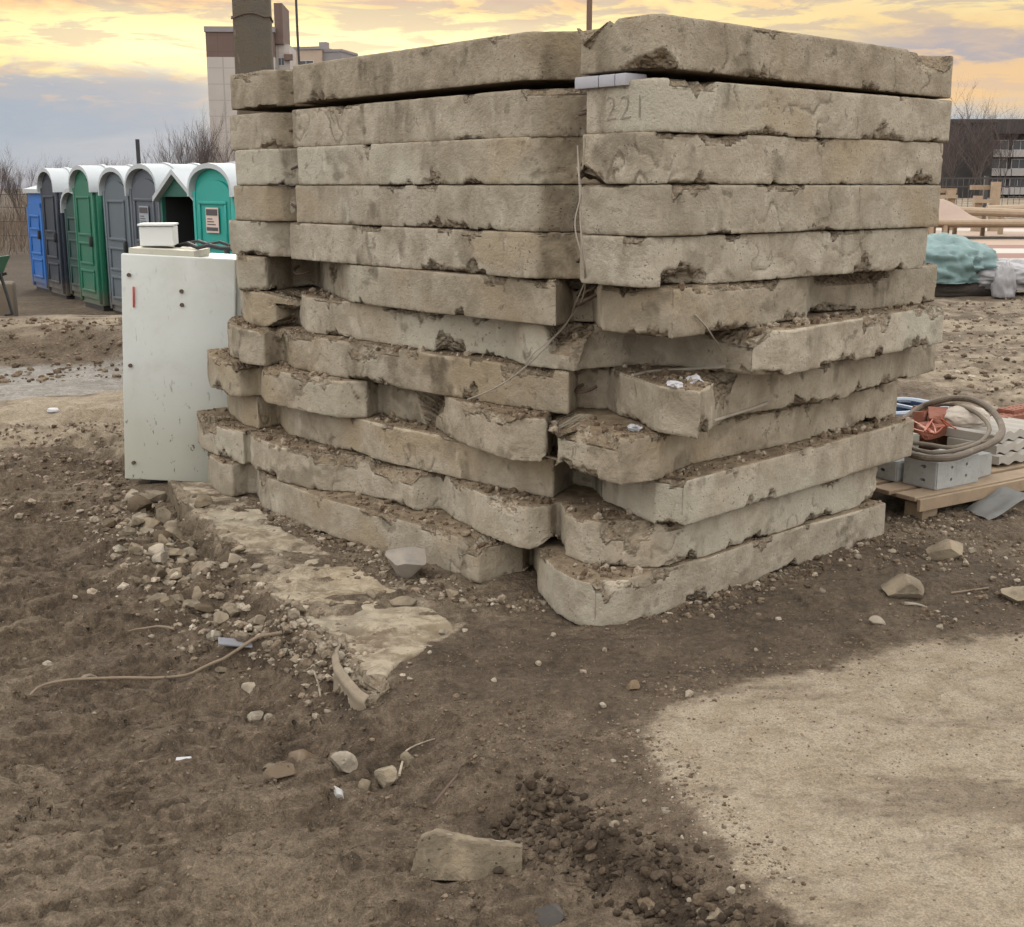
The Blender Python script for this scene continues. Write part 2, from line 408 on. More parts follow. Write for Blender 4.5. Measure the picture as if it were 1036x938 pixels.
def axis(lo, hi, step, outer, gmax):
    c = list(np.arange(lo, hi, step)); s = step; p = c[-1]; up = []
    while p < outer[1]:
        s = min(s * gmax, 60); p += s; up.append(p)
    s = step; p = lo; dn = []
    while p > outer[0]:
        s = min(s * (gmax * 1.05), 60); p -= s; dn.append(p)
    return np.array(dn[::-1] + c + up)
gx = axis(-2.6, 2.8, 0.0105, (-900, 900), 1.035)
gy = axis(2.05, 6.4, 0.0105, (-60, 1500), 1.016)
GX, GY = np.meshgrid(gx, gy)
zz, mk = ground(GX, GY)
nx, ny = len(gx), len(gy)
ii = np.arange(nx * ny).reshape(ny, nx)
F = np.stack([ii[:-1, :-1], ii[:-1, 1:], ii[1:, 1:], ii[1:, :-1]], -1).reshape(-1, 4)
me = mesh_from('ground', np.stack([GX.ravel(), GY.ravel(), zz], 1), F)
xf, yf = GX.ravel(), GY.ravel()
pale2 = sst(poly_sd(xf, yf, PALE2) + mk['wob'] * .9, -0.03, 0.06)
pale3 = sst(poly_sd(xf, yf, PALE3) + mk['wob'] * 1.6, -0.08, 0.10) * 0.50
damp = sst(poly_sd(xf, yf, DAMP) + mk['wob'], -0.10, 0.10)
rsand = sst(xf, 1.2, 2.2) * sst(yf, 6.6, 7.8) * (0.50 + 0.45 * fbm(xyz(xf, yf * 2.2), 0.45, 4, 81))
lsand = np.exp(-((yf - 8.5 - 0.45 * (xf + 3)) / 0.80) ** 2) * mk['lf'] * 1.5
bankm = sst(yf, 11.3, 12.2) * sst(yf, 17, 14.5) * mk['lf'] * 0.55
padtop = mk['pad'] * sst(xf, 0.25, -0.3) * sst(yf, 3.6, 4.0) * sst(yf, 7.2, 6.6) * 0.28
pale = np.clip(np.maximum.reduce([mk['pale'], pale2 * .9, pale3, rsand, lsand, bankm, padtop]), 0, 1)
grey = np.clip(sst(yf - .45 * (xf + 3), 9.3, 9.8) * sst(yf, 11.6, 11.0) * mk['lf'] * 0.9, 0, 1)
fieldm = sst(yf, 20.5, 24) * mk['lf']
dark = np.clip(np.maximum.reduce([mk['clod'] * 1.0, mk['hole'] * .8, mk['pit'] * .7, damp * 0.45 * (1 - mk['pale']), fieldm * .75,
                                  sst(mk['sd'], -0.16, -0.05) * sst(mk['sd'], 0.02, -0.06) * 0.0]), 0, 1)
Pg = xyz(xf, yf)
pale = sst(pale + fbm(Pg, 6, 6, 91, .72) * .62, .30, .66) * (1 - .55 * sst(fbm(Pg * np.array([.6, 1.7, 1]), 2.6, 5, 92, .68), .02, .40))
dark = np.maximum(sst(dark + fbm(Pg, 7, 4, 93, .62) * .25, .1, .9), mk['edge'] * .6 * sst(fbm(Pg, 2.3, 4, 96, .6), -.15, .2)); grey = sst(grey + fbm(Pg, 1.5, 4, 94) * .4, .35, .7)
tone = sst(fbm(Pg, 1.5, 5, 95, .6), -.08, .42)
ca = me.color_attributes.new('soil', 'FLOAT_COLOR', 'POINT')
ca.data.foreach_set('color', np.stack([pale, dark, grey, tone], 1).astype(np.float32).ravel())

def ground_mat():
    m, g, b = new_mat('site_soil')
    v = g.new('ShaderNodeTexCoord').outputs['Object']
    a = g.new('ShaderNodeAttribute', attribute_name='soil'); s = g.new('ShaderNodeSeparateColor'); g.put(s.inputs[0], a.outputs['Color'])
    n2 = g.noise(v, 8.0, 4, 0.66, 0.5); n3 = g.noise(v, 42.0, 4, 0.7); n4 = g.noise(v, 190.0, 2, 0.7)
    c = g.mix(g.step(n2, 0.3, 0.7), (.070, .051, .035), (.118, .088, .061))
    c = g.mix(g.math('MULTIPLY', a.outputs['Alpha'], 0.6), c, (.148, .114, .079))
    c = g.mix(g.math('MULTIPLY', g.step(n2, 0.44, 0.33), 0.45), c, (.050, .035, .023))
    c = g.mix(g.math('MULTIPLY', g.step(n3, 0.58, 0.70), 0.22), c, (.200, .155, .108))
    pc = g.mix(g.step(n2, 0.3, 0.72), (.225, .178, .124), (.290, .242, .180))
    pc = g.mix(g.math('MULTIPLY', g.step(n3, 0.52, 0.68), 0.65), pc, (.13, .097, .064))
    c = g.mix(s.outputs[0], c, pc)
    c = g.mix(g.math('MULTIPLY', s.outputs[1], 0.85), c, (.036, .025, .017))
    gc = g.mix(g.step(n2, 0.35, 0.65), (.135, .118, .098), (.205, .185, .160))
    c = g.mix(s.outputs[2], c, gc)
    c = g.mix(0.50, c, g.mix(g.step(n3, .28, .72), (.24, .24, .24), (.76, .76, .76)), 'OVERLAY')
    c = g.mix(0.36, c, g.mix(g.step(n4, .25, .75), (.12, .12, .12), (.88, .88, .88)), 'OVERLAY')
    vn = g.new('ShaderNodeTexVoronoi'); g.put(vn.inputs['Vector'], v); vn.inputs['Scale'].default_value = 75.0
    spc = g.new('ShaderNodeSeparateColor'); g.put(spc.inputs[0], vn.outputs['Color'])
    grit = g.math('MULTIPLY', g.step(vn.outputs['Distance'], 0.30, 0.18), g.step(spc.outputs[0], 0.86, 0.92))
    c = g.mix(g.math('MULTIPLY', grit, 0.7), c, g.mix(spc.outputs[1], (.09, .066, .045), (.30, .25, .19)))
    g.put(b.inputs['Base Color'], c)
    g.put(b.inputs['Roughness'], g.math('SUBTRACT', 0.96, g.math('MULTIPLY', s.outputs[2], 0.35)))
    b.inputs['Specular IOR Level'].default_value = 0.22
    h = g.math('ADD', g.math('MULTIPLY', n3, 0.55), g.math('MULTIPLY', n4, 0.22))
    h = g.math('ADD', h, g.math('MULTIPLY', n2, 2.2))
    h = g.math('ADD', h, g.math('MULTIPLY', grit, 0.5))
    bump(g, b, h, 1.0, 0.020)
    return m
M_SOIL = ground_mat()
tag(link('ground', me, M_SOIL), kind='structure')

# ------------------------------------------------------------------ the slabs
def remeshed(me, voxel):
    o = bpy.data.objects.new('tmp', me); COL.objects.link(o)
    md = o.modifiers.new('r', 'REMESH'); md.mode = 'VOXEL'; md.voxel_size = voxel; md.adaptivity = 0
    dg = bpy.context.evaluated_depsgraph_get()
    r = bpy.data.meshes.new_from_object(o.evaluated_get(dg))
    bpy.data.objects.remove(o); return r
def get_v(me):
    a = np.empty(len(me.vertices) * 3, np.float32); me.vertices.foreach_get('co', a); return a.reshape(-1, 3)
def get_n(me):
    a = np.empty(len(me.vertices) * 3, np.float32); me.vertex_normals.foreach_get('vector', a); return a.reshape(-1, 3)
TH = 0.1735
UANG, VANG = math.radians(39.5), math.radians(130.5)
U = np.array((math.cos(UANG), math.sin(UANG))); Vv = np.array((math.cos(VANG), math.sin(VANG)))

def default_outline(N, lenv, lenu, n0=0.33, chamf=0.0):
    """seen from above: far-left corner .. long side with two notches .. near corner .. right side"""
    o = -U
    def q(s, t=0.0): return tuple(N + Vv * s + U * t)
    return [q(lenv, .015), q(lenv - .06, -.005), q(lenv - .36, 0), q(lenv - .50, .13), q(lenv - .60, .13), q(lenv - .63, 0), q(n0 + .29, 0), q(n0 + .14, .13), q(n0 + .03, .13), q(n0, 0),
            q(.05 + chamf, 0), q(0, .03 + chamf), q(.0, lenu)]
def px_outline(plist, z): return [tuple(gp(a, b, z)) for a, b in plist]

SL = {}
SL[12] = [(211, 486), (214, 493), (224, 501), (236, 503), (252, 499), (260, 500), (266, 516), (283, 521), (326, 540), (366, 552), (391, 560), (440, 576), (484, 591), (529, 582), (538, 570), (543, 585),
          (545, 600), (561, 620), (582, 632), (602, 637), (636, 633), (697, 611), (712, 608), (805, 573), (894, 546)]
SL[11] = [(200, 446), (204, 454), (230, 466), (247, 470), (253, 468), (258, 475), (283, 487), (318, 496), (358, 498), (377, 503), (418, 517), (446, 515), (458, 524), (486, 540), (520, 553), (532, 556), (556, 554), (566, 548),
          (572, 562), (590, 570), (612, 574), (676, 574), (711, 564), (800, 535), (886, 507)]
SL[10] = [(230, 410), (233, 420), (247, 430), (262, 434), (283, 430), (292, 440), (343, 454), (392, 468), (477, 487), (528, 499), (560, 504), (580, 490), (600, 494), (613, 509), (640, 521), (662, 530), (690, 533), (800, 500), (923, 461)]
SL[9] = [(211, 385), (213, 392), (229, 400), (243, 402), (264, 400), (268, 407), (300, 415), (343, 423), (372, 423), (384, 418), (440, 432), (452, 441), (477, 453), (515, 466), (554, 468), (560, 452), (572, 455), (564, 475), (600, 484), (628, 491), (666, 486), (687, 476), (700, 470), (800, 449), (907, 421)]
SL[8] = [(231, 352), (234, 361), (244, 367), (268, 371), (288, 367), (297, 373), (371, 387), (435, 398), (477, 405), (541, 415), (575, 420), (584, 413), (614, 414), (628, 422), (666, 438), (706, 445), (722, 433), (738, 421), (780, 415), (835, 409), (946, 375)]
SL[7] = [(244, 318), (248, 325), (256, 330), (280, 331), (302, 328), (310, 336), (371, 345), (435, 355), (511, 362), (532, 370), (582, 376), (596, 373), (640, 370), (692, 371), (738, 378), (760, 381), (795, 380), (860, 366), (953, 347)]
SL[6] = [(240, 289), (242, 294), (271, 295), (296, 291), (322, 290), (334, 297), (356, 306), (430, 316), (477, 321), (562, 330), (580, 325), (600, 326), (608, 334), (640, 339), (680, 343), (715, 338), (815, 324), (820, 318), (880, 313), (946, 306)]
NEAR = {5: (np.array((.455, 4.23)), 2.97, 1.69, .33), 4: (np.array((.470, 4.22)), 2.93, 1.73, .35), 3: (np.array((.465, 4.22)), 2.89, 1.735, .34), 2: (np.array((.475, 4.215)), 2.945, 1.755, .335), 1: (np.array((.470, 4.22)), 2.91, 1.755, .36)}
DMG = {1: .35, 2: .4, 3: .5, 4: .4, 5: .6, 6: .9, 7: 1.0, 8: 1.1, 9: 1.1, 10: .45, 11: 1.1, 12: .7}
# chips that the photograph shows: (x, y) on it, +1 top / -1 bottom edge, depth, half length along edge, outward tilt
CHIPS = {1: [(655, 60, -1, .045, .13, 'l'), (945, 62, 1, .05, .16, 'r'), (575, 45, 1, .03, .10, 'l')],
         2: [(540, 100, 1, .02, .18, 'l'), (690, 85, 1, .025, .12, 'r'), (900, 140, -1, .02, .14, 'r')],
         3: [(570, 180, -1, .03, .10, 'l'), (600, 178, -1, .03, .06, 'l'), (930, 175, -1, .03, .10, 'r')],
         4: [(700, 195, 1, .015, .10, 'r'), (460, 230, -1, .02, .12, 'l')],
         5: [(700, 280, -1, .05, .12, 'r'), (880, 255, -1, .03, .06, 'r'), (460, 280, -1, .02, .2, 'l'), (620, 250, 1, .02, .06, 'r')],
         6: [(320, 285, 1, .06, .10, 'l'), (880, 290, 1, .05, .22, 'r'), (560, 290, 1, .02, .2, 'l')],
         7: [(740, 345, 1, .05, .22, 'r'), (640, 350, 1, .09, .16, 'r'), (330, 310, 1, .03, .12, 'l'), (500, 345, -1, .05, .08, 'l'), (880, 335, 1, .03, .1, 'r')],
         8: [(760, 400, 1, .07, .16, 'r'), (400, 350, 1, .03, .2, 'l'), (540, 370, 1, .03, .14, 'l'), (720, 440, -1, .04, .06, 'r')],
         9: [(410, 400, 1, .09, .13, 'l'), (600, 440, 1, .04, .16, 'l'), (330, 385, 1, .02, .15, 'l')],
         10: [(690, 500, 1, .02, .05, 'r'), (680, 480, 1, .015, .1, 'r')],
         11: [(400, 490, 1, .05, .16, 'l'), (350, 480, 1, .04, .12, 'l'), (640, 545, 1, .05, .10, 'l'), (520, 520, 1, .03, .1, 'l'), (230, 445, 1, .05, .12, 'l')],
         12: [(620, 590, 1, .02, .12, 'l'), (480, 565, 1, .05, .1, 'l'), (700, 600, -1, .03, .05, 'r'), (280, 500, 1, .03, .1, 'l')]}
LABEL = {1: 'topmost concrete slab, tilted up over a dark wedge-shaped gap',
         2: 'second concrete slab from the top, with a faint 221 painted near its corner',
         3: 'third concrete slab from the top, pale greenish corner with a rough grey aggregate spot',
         4: 'fourth concrete slab from the top, straight edges with thin white drips down its long side',
         5: 'fifth concrete slab from the top, with a chipped underside near its rounded corner',
         6: 'sixth concrete slab, a long corner block sticking out and its right end broken back',
         7: 'seventh concrete slab, its corner broken away so that a long right-hand piece juts out',
         8: 'eighth concrete slab, with a knobby jutting corner lump carrying white crumpled scraps',
         9: 'ninth concrete slab, earth-covered pointed corner jutting over the cleaner slab beneath',
         10: 'tenth concrete slab, cleanest of the lower ones with one long sharp straight right side',
         11: 'second slab from the ground, brown broken corner face and crumbling front edge',
         12: 'bottom concrete slab lying on the dirt, rounded near corner with a vertical crack'}
def plane_hit(x, y, A, B):
    """sight line (x,y) against the upright plane through A and B"""
    u, v = (x - 518) / FPX, (469 - y) / FPX
    dd = np.array((u, cp + v * sp, -sp + v * cp)); e = np.array(B) - np.array(A); n = np.array((-e[1], e[0]))
    t = np.dot(n, A) / np.dot(n, dd[:2]); return dd * t + np.array((0, 0, EYE))
SLABS = {}
for k in range(12, 0, -1):
    z0 = (12 - k) * TH
    if k in SL:
        ol = px_outline(SL[k], z0); L, Rr = np.array(ol[0]), np.array(ol[-1])
        N = np.array(ol[int(np.argmin([a[1] for a in ol]))])
    else:
        N, lv, lu, n0 = NEAR[k]; ol = default_outline(N, lv, lu, n0); L, Rr = np.array(ol[0]), np.array(ol[-1])
    rr = random.Random(500 + k)
    # hidden far sides
    back = Rr + Vv * (2.85); left_back = L + U * 1.7
    ol = ol + [tuple(Rr + U * .01 + Vv * .03), tuple((back + left_back) / 2 + (back - left_back) * .02), tuple(left_back), tuple(L + U * .12 + Vv * .005)]
    org = np.array((N[0], N[1], z0)); t = TH - 0.002
    bm = bmesh.new()
    A = [bm.verts.new((a - org[0], b - org[1], 0.0)) for a, b in ol]
    f0 = bm.faces.new(A); r = bmesh.ops.extrude_face_region(bm, geom=[f0])
    bmesh.ops.translate(bm, vec=(0, 0, t), verts=[v for v in r['geom'] if isinstance(v, bmesh.types.BMVert)])
    bmesh.ops.recalc_face_normals(bm, faces=bm.faces)
    bmesh.ops.triangulate(bm, faces=bm.faces)
    m0 = bpy.data.meshes.new('slab_raw'); bm.to_mesh(m0); bm.free()
    me = remeshed(m0, 0.0088); bpy.data.meshes.remove(m0)
    P = get_v(me).astype(np.float64); brk = np.zeros(len(P)); Pw = (P + org).astype(np.float32)
    nz = fbm(Pw, 16.0, 4, 100 + k, 0.6); nzb = fbm(Pw, 5.0, 3, 150 + k)
    def chip1(c, n, tdir, rt, rb):
        n = n / np.linalg.norm(n)
        near_ = np.where((np.abs(P - c).max(1) < max(rt, rb) * 1.3 + .05))[0]
        if len(near_) == 0: return
        Q = P[near_] - c
        d_ = Q @ n + nz[near_] * 0.0055 + nzb[near_] * .005
        qt = Q @ tdir; q2 = Q - np.outer(Q @ n, n) - np.outer(qt, tdir)
        rad = np.sqrt((qt / rt) ** 2 + (np.linalg.norm(q2, axis=1) / rb) ** 2) + nzb[near_] * .35 + nz[near_] * .18
        w = np.clip((1.0 - rad) / 0.07, 0, 1)
        mv = np.maximum(d_, 0) * w
        P[near_] -= np.outer(mv, n)
        brk[near_] = np.maximum(brk[near_], np.clip(mv / 0.005, 0, 1))
    def chip(c, n, tdir, depth, rt, rb):
        n = n / np.linalg.norm(n)
        chip1(c - n * depth * .8, n, tdir, rt, rb)
        for q in range(3 if depth > .012 else 1):      # an angular break: a few facets at different tilts
            n2_ = n + np.array([rr.uniform(-.55, .55), rr.uniform(-.55, .55), rr.uniform(-.4, .4)])
            chip1(c + tdir * rt * rr.uniform(-.65, .65) - n * depth * rr.uniform(.5, 1.1), n2_, tdir, rt * rr.uniform(.3, .6), rb * rr.uniform(.6, 1.0))
    rr = random.Random(500 + k)
    vis = len(ol) - 4
    segs = [(np.array(ol[i]), np.array(ol[i + 1])) for i in range(vis - 1)]
    lens = np.array([np.linalg.norm(b - a) for a, b in segs])
    for j in range(int(26 * DMG[k]) + 5):
        i = rr.choices(range(len(segs)), weights=lens)[0]; a, b = segs[i]; w = rr.random(); p = a + (b - a) * w
        td = (b - a) / lens[i]; on = np.array((td[1], -td[0]))
        if np.dot(on, p - np.array((0.3, 6.3))) < 0: on = -on
        top = rr.random() < 0.55; tilt = rr.uniform(.45, 1.5)
        n = np.array((on[0], on[1], (1 if top else -1) * tilt))
        c = np.array((p[0], p[1], z0 + (t if top else 0))) - org
        chip(c, n, np.array((td[0], td[1], 0)), rr.uniform(.002, .018) * (0.5 + DMG[k]), rr.uniform(.03, .16), rr.uniform(.03, .09))
    for (px_, py_, tb, dep, hl, side) in CHIPS.get(k, []):
        A_, B_ = (N, L) if side == 'l' else (N, Rr)
        h = plane_hit(px_, py_, A_, B_)
        p = h[:2]
        # nearest outline point
        best = min(((np.hypot(*(a + (b - a) * s - p)), tuple(a + (b - a) * s), tuple((b - a) / (np.hypot(*(b - a)) + 1e-9))) for a, b in segs for s in np.linspace(0, 1, 12)), key=lambda q: q[0])
        p = np.array(best[1]); td = np.array(best[2]); on = np.array((td[1], -td[0]))
        if np.dot(on, p - np.array((0.3, 6.3))) < 0: on = -on
        c = np.array((p[0], p[1], z0 + (t if tb > 0 else 0))) - org
        chip(c, np.array((on[0], on[1], tb * rr.uniform(.6, 1.0))), np.array((td[0], td[1], 0)), dep, hl, max(.09, dep * 2.2))
    me.vertices.foreach_set('co', P.astype(np.float32).ravel()); me.update()
    Nn = get_n(me); side_ = 1 - np.abs(Nn[:, 2])
    amp = 0.0012 + 0.0045 * brk + 0.0030 * side_ * max(0, DMG[k] - .3)
    disp = fbm(Pw, 9.0, 3, 300 + k) * 0.005 * (0.20 + DMG[k] * .9) * side_ + fbm(Pw, 24.0, 3, 320 + k, 0.6) * amp + fbm(Pw, 60.0, 2, 340 + k, 0.6) * (0.0006 + 0.003 * brk)
    cm_ = sst(np.abs(fbm(Pw, 1.9, 4, 700 + k, .6)), .016, .004) * sst(fbm(Pw, 1.1, 2, 720 + k), .10, .25) * (side_ > .6)
    disp = disp - cm_ * .005
    P = P + Nn * disp[:, None]
    if k == 1:      # lies tilted: propped up at the near corner
        uu = (P[:, :2] @ U); vv_ = (P[:, :2] @ Vv)
        P[:, 2] *= .985; P[:, 2] += 0.024 * np.clip(1 - uu / 1.75, 0, 1) - 0.006 * vv_ / 2.9 + .002
    if k == 2: P[:, 2] -= 0.004
    me.vertices.foreach_set('co', P.astype(np.float32).ravel())
    Ps = (Pw + .03 * np.stack([vnoise(Pw * 9, 5), vnoise(Pw * 9, 6), 0 * Pw[:, 0]], 1)) * np.array([5.0, 5.0, 1.1], np.float32)
    wear_shade = np.stack([np.clip(brk * sst(fbm(Pw, 10, 3, 360 + k), -.45, .0), 0, 1), sst(fbm(Pw, 1.3, 4, 380 + k, .6), .02, .42), sst(fbm(Pw, 1.0, 4, 400 + k, .6), .02, .40), np.clip(fbm(Ps, 1.9, 4, 420 + k, .65) * sst(fbm(Pw, 1.7, 3, 440 + k), -.10, .30) * 1.25 + .5 * sst(fbm(Pw, 6, 4, 460 + k, .65), .12, .5) + .5 * cm_, 0, 1)], 1)
    e_ = (L - N) / np.linalg.norm(L - N); in_ = np.array((e_[1], -e_[0])); in_ = in_ if in_ @ U > 0 else -in_
    dep_ = (Pw[:, :2] - N) @ in_; al_ = (Pw[:, :2] - N) @ e_
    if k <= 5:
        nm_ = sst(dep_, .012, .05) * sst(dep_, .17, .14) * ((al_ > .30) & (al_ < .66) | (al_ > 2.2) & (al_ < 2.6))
        wear_shade[:, 3] = np.clip(wear_shade[:, 3] + nm_ * (.46 + .40 * fbm(Pw, 11, 4, 470 + k, .65)), 0, 1); wear_shade[:, 1] = np.clip(wear_shade[:, 1] + nm_ * .5, 0, 1)  # dirt together with occlusion shade painted into the notch walls
    zr_ = P[:, 2] / TH; edge_ = sst(zr_, .80, .97) * (.30 + .5 * (k >= 6)) + sst(zr_, .10, .02) * .15 + .45 * sst(fbm(Pw, 2.6, 4, 480 + k, .6), .18, .45) * (.4 + .6 * (k in (3, 4, 5, 11, 12)))
    sa_ = me.attributes.new('scuff', 'FLOAT', 'POINT'); sa_.data.foreach_set('value', np.clip(edge_ * (.55 + .9 * fbm(Pw, 3.5, 4, 490 + k, .6)), 0, 1).astype(np.float32))
    at_ = me.attributes.new('wear_shade', 'FLOAT_COLOR', 'POINT'); at_.data.foreach_set('color', wear_shade.astype(np.float32).ravel())
    me.polygons.foreach_set('use_smooth', np.full(len(me.polygons), True)); me.update()
    me.name = 'concrete_slab'; me.materials.clear()
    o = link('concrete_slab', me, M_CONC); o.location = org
    tag(o, LABEL[k], 'concrete slab', 'concrete slabs stacked on the dirt', 'thing')
    SLABS[k] = dict(o=o, N=N, L=L, R=Rr, z0=z0, ol=ol, segs=segs)
    # lifting loops of bent rod in the two notches of the long side
    if k not in (10, 12):
        e = (L - N); ln = np.linalg.norm(e); e = e / ln; inn = np.array((e[1], -e[0]))
        if np.dot(inn, U) < 0: inn = -inn
        for px_ in (574, 287):
            if k == 9 and px_ == 574: continue
            h = plane_hit(px_, 300, N, L)
            b = h[:2] + inn * 0.125; zc = z0 + TH * rr.uniform(.5, .62); wv = rr.uniform(.035, .05); out_ = rr.uniform(.045, .07); rl = rr.uniform(-.5, .5)
            loop = []
            for q in range(13):
                th = math.pi * q / 12 - math.pi / 2
                a_ = wv * math.sin(th); o_ = out_ * math.cos(th)
                pt = b - inn * o_ + e * (a_ * math.cos(rl))
                loop.append((pt[0] - org[0], pt[1] - org[1], zc - z0 + a_ * math.sin(rl) - .02 * math.cos(th)))
            MB().tube(loop, 0.0065, 8).build('lifting_loop', M_REBAR, o, True)


# the old concrete pad whose broken edge shows left of the stack
padp = [tuple(gp(a, b, 0.0)) for a, b in ((170, 487), (180, 500), (196, 516), (206, 532), (232, 552), (243, 570), (262, 586), (280, 612), (300, 622), (314, 640), (336, 650), (343, 662), (345, 674), (356, 690), (372, 706),
        (386, 694), (398, 676), (430, 660), (470, 640), (440, 618), (400, 600), (340, 566), (290, 540), (255, 512), (225, 490))]
bm = bmesh.new(); A = [bm.verts.new((a, b, 0.0)) for a, b in padp]; f0 = bm.faces.new(A); r = bmesh.ops.extrude_face_region(bm, geom=[f0])
bmesh.ops.translate(bm, vec=(0, 0, -.16), verts=[v for v in r['geom'] if isinstance(v, bmesh.types.BMVert)]); bmesh.ops.recalc_face_normals(bm, faces=bm.faces); bmesh.ops.triangulate(bm, faces=bm.faces)
m0 = bpy.data.meshes.new('raw'); bm.to_mesh(m0); bm.free(); me = remeshed(m0, .009); P = get_v(me).astype(np.float64); Pw = P.astype(np.float32); brk = np.zeros(len(P)); nz = fbm(Pw, 16, 4, 900, .6); nzb = fbm(Pw, 5, 3, 901)
def pad_cut(c, n, td, rt, rb):
    n = n / np.linalg.norm(n); Q = P - c; near_ = np.where(np.abs(Q).max(1) < .4)[0]; Q = Q[near_]
    d_ = Q @ n + nz[near_] * .006; qt = Q @ td; q2 = Q - np.outer(Q @ n, n) - np.outer(qt, td)
    w = np.clip((1 - np.sqrt((qt / rt) ** 2 + (np.linalg.norm(q2, axis=1) / rb) ** 2) - nzb[near_] * .3) / .08, 0, 1); mv = np.maximum(d_, 0) * w
    P[near_] -= np.outer(mv, n); brk[near_] = np.maximum(brk[near_], np.clip(mv / .005, 0, 1))
rr = random.Random(77)
for j in range(34):
    i_ = rr.randrange(0, 15); a, b = np.array(padp[i_]), np.array(padp[i_ + 1]); p = a + (b - a) * rr.random(); td = (b - a) / np.linalg.norm(b - a); on = np.array((td[1], -td[0])); on = on if on @ np.array((-1, -.6)) > 0 else -on
    n = np.array((on[0] + rr.uniform(-.4, .4), on[1] + rr.uniform(-.4, .4), rr.uniform(.3, 1.5))); n /= np.linalg.norm(n)
    pad_cut(np.array((p[0], p[1], 0)) - n * rr.uniform(.006, .035), n, np.array((td[0], td[1], 0)), rr.uniform(.05, .2), rr.uniform(.05, .11))
me.vertices.foreach_set('co', P.astype(np.float32).ravel()); me.update(); Nn = get_n(me)
P = P + Nn * (fbm(Pw, 10, 4, 903, .6) * .006 + fbm(Pw, 30, 3, 904, .6) * (.0015 + .004 * brk))[:, None]
P[:, 2] += .009 - .03 * sst(P[:, 0], -.32, .0) + .022 * fbm(Pw, 2.6, 4, 905) + .014 * fbm(Pw, 13, 3, 909, .6)
me.vertices.foreach_set('co', P.astype(np.float32).ravel())
wear_shade = np.stack([brk, sst(fbm(Pw, 1.8, 4, 906, .6), .1, .5), .5 * sst(fbm(Pw, 3.0, 4, 907, .6), .1, .4) * (P[:, 2] > -.03), np.clip(fbm(Pw, 5, 4, 908) + .1, 0, 1)], 1); me.attributes.new('wear_shade', 'FLOAT_COLOR', 'POINT').data.foreach_set('color', wear_shade.astype(np.float32).ravel())
me.attributes.new('scuff', 'FLOAT', 'POINT').data.foreach_set('value', (sst(P[:, 2], -.03, .01) * .6).astype(np.float32))
me.polygons.foreach_set('use_smooth', np.full(len(me.polygons), True)); me.update(); me.name = 'buried_concrete_pad'; me.materials.clear()
tag(link('buried_concrete_pad', me, concrete_mat('dusty_pad_concrete', (.225, .185, .136), (.118, .090, .064), soil=False)), 'dusty old concrete pad with a broken edge, sunk in the dirt left of the stack', 'concrete pad', kind='thing')

# ------------------------------------------------------------------ far things: buildings, trees, fence, playground
def window(parent, c, w, h, nrm, frame_m, pane_m):
    """a framed window set on an upright wall; c = centre, nrm = outward direction (unit xy)"""
    a = math.atan2(nrm[1], nrm[0]) + math.pi / 2
    rot = Matrix.Rotation(a, 3, 'Z'); n = Vector((nrm[0], nrm[1], 0)); c = Vector(c)
    f = MB(); t = .10
    for sx in (-1, 1): f.box(c + rot @ Vector((sx * (w / 2 - t / 2), 0, 0)) + n * .02, (t, .12, h), 0, rot)
    for sz in (-1, 1): f.box(c + Vector((0, 0, sz * (h / 2 - t / 2))) + n * .02, (w - 2 * t, .12, t), 0, rot)
    f.box(c + n * .02, (t * .7, .11, h - 2 * t), 0, rot)
    fo = f.build('window', frame_m, parent)
    MB().box(c + n * .005, (w - .02, .05, h - .02), 0, rot).build('pane', pane_m, fo)
def panel_mat(name, col, line, sw, sh):
    m, g, b = new_mat(name); v, _ = objvec(g, False)
    sep = g.new('ShaderNodeSeparateXYZ'); g.put(sep.inputs[0], v)
    fx = g.math('FRACT', g.math('DIVIDE', sep.outputs[0], sw)); fz = g.math('FRACT', g.math('DIVIDE', sep.outputs[2], sh))
    ln = g.math('MAXIMUM', g.math('LESS_THAN', fx, .05), g.math('LESS_THAN', fz, .05))
    c = g.mix(g.noise(v, .3, 4, .6), tuple(x * .85 for x in col), tuple(x * 1.12 for x in col))
    c = g.mix(g.math('MULTIPLY', ln, .6), c, line)
    g.put(b.inputs['Base Color'], c); b.inputs['Roughness'].default_value = .85
    return m
M_PANEL = panel_mat('pale_wall_panels', (.36, .32, .29), (.21, .19, .17), 5.2, 3.0)
M_REDB = panel_mat('red_brown_cladding', (.115, .074, .060), (.09, .055, .045), 3.0, 3.0)
M_BEIGE = plain('beige_render', (.34, .26, .20), .85, .15, .4)
M_GREYW = plain('grey_render', (.20, .18, .18), .85, .15, .4)
M_DARKW = plain('dark_brick', (.036, .032, .030), .9, .3, .6)
M_WHITEW = plain('white_balcony_panels', (.30, .28, .27), .8, .15, .6)
M_GLASSD = plain('dark_pane', (.025, .028, .035), .25, .2, 1)
M_FRAME = plain('window_frame_white', (.40, .39, .38), .6, .1, 2)

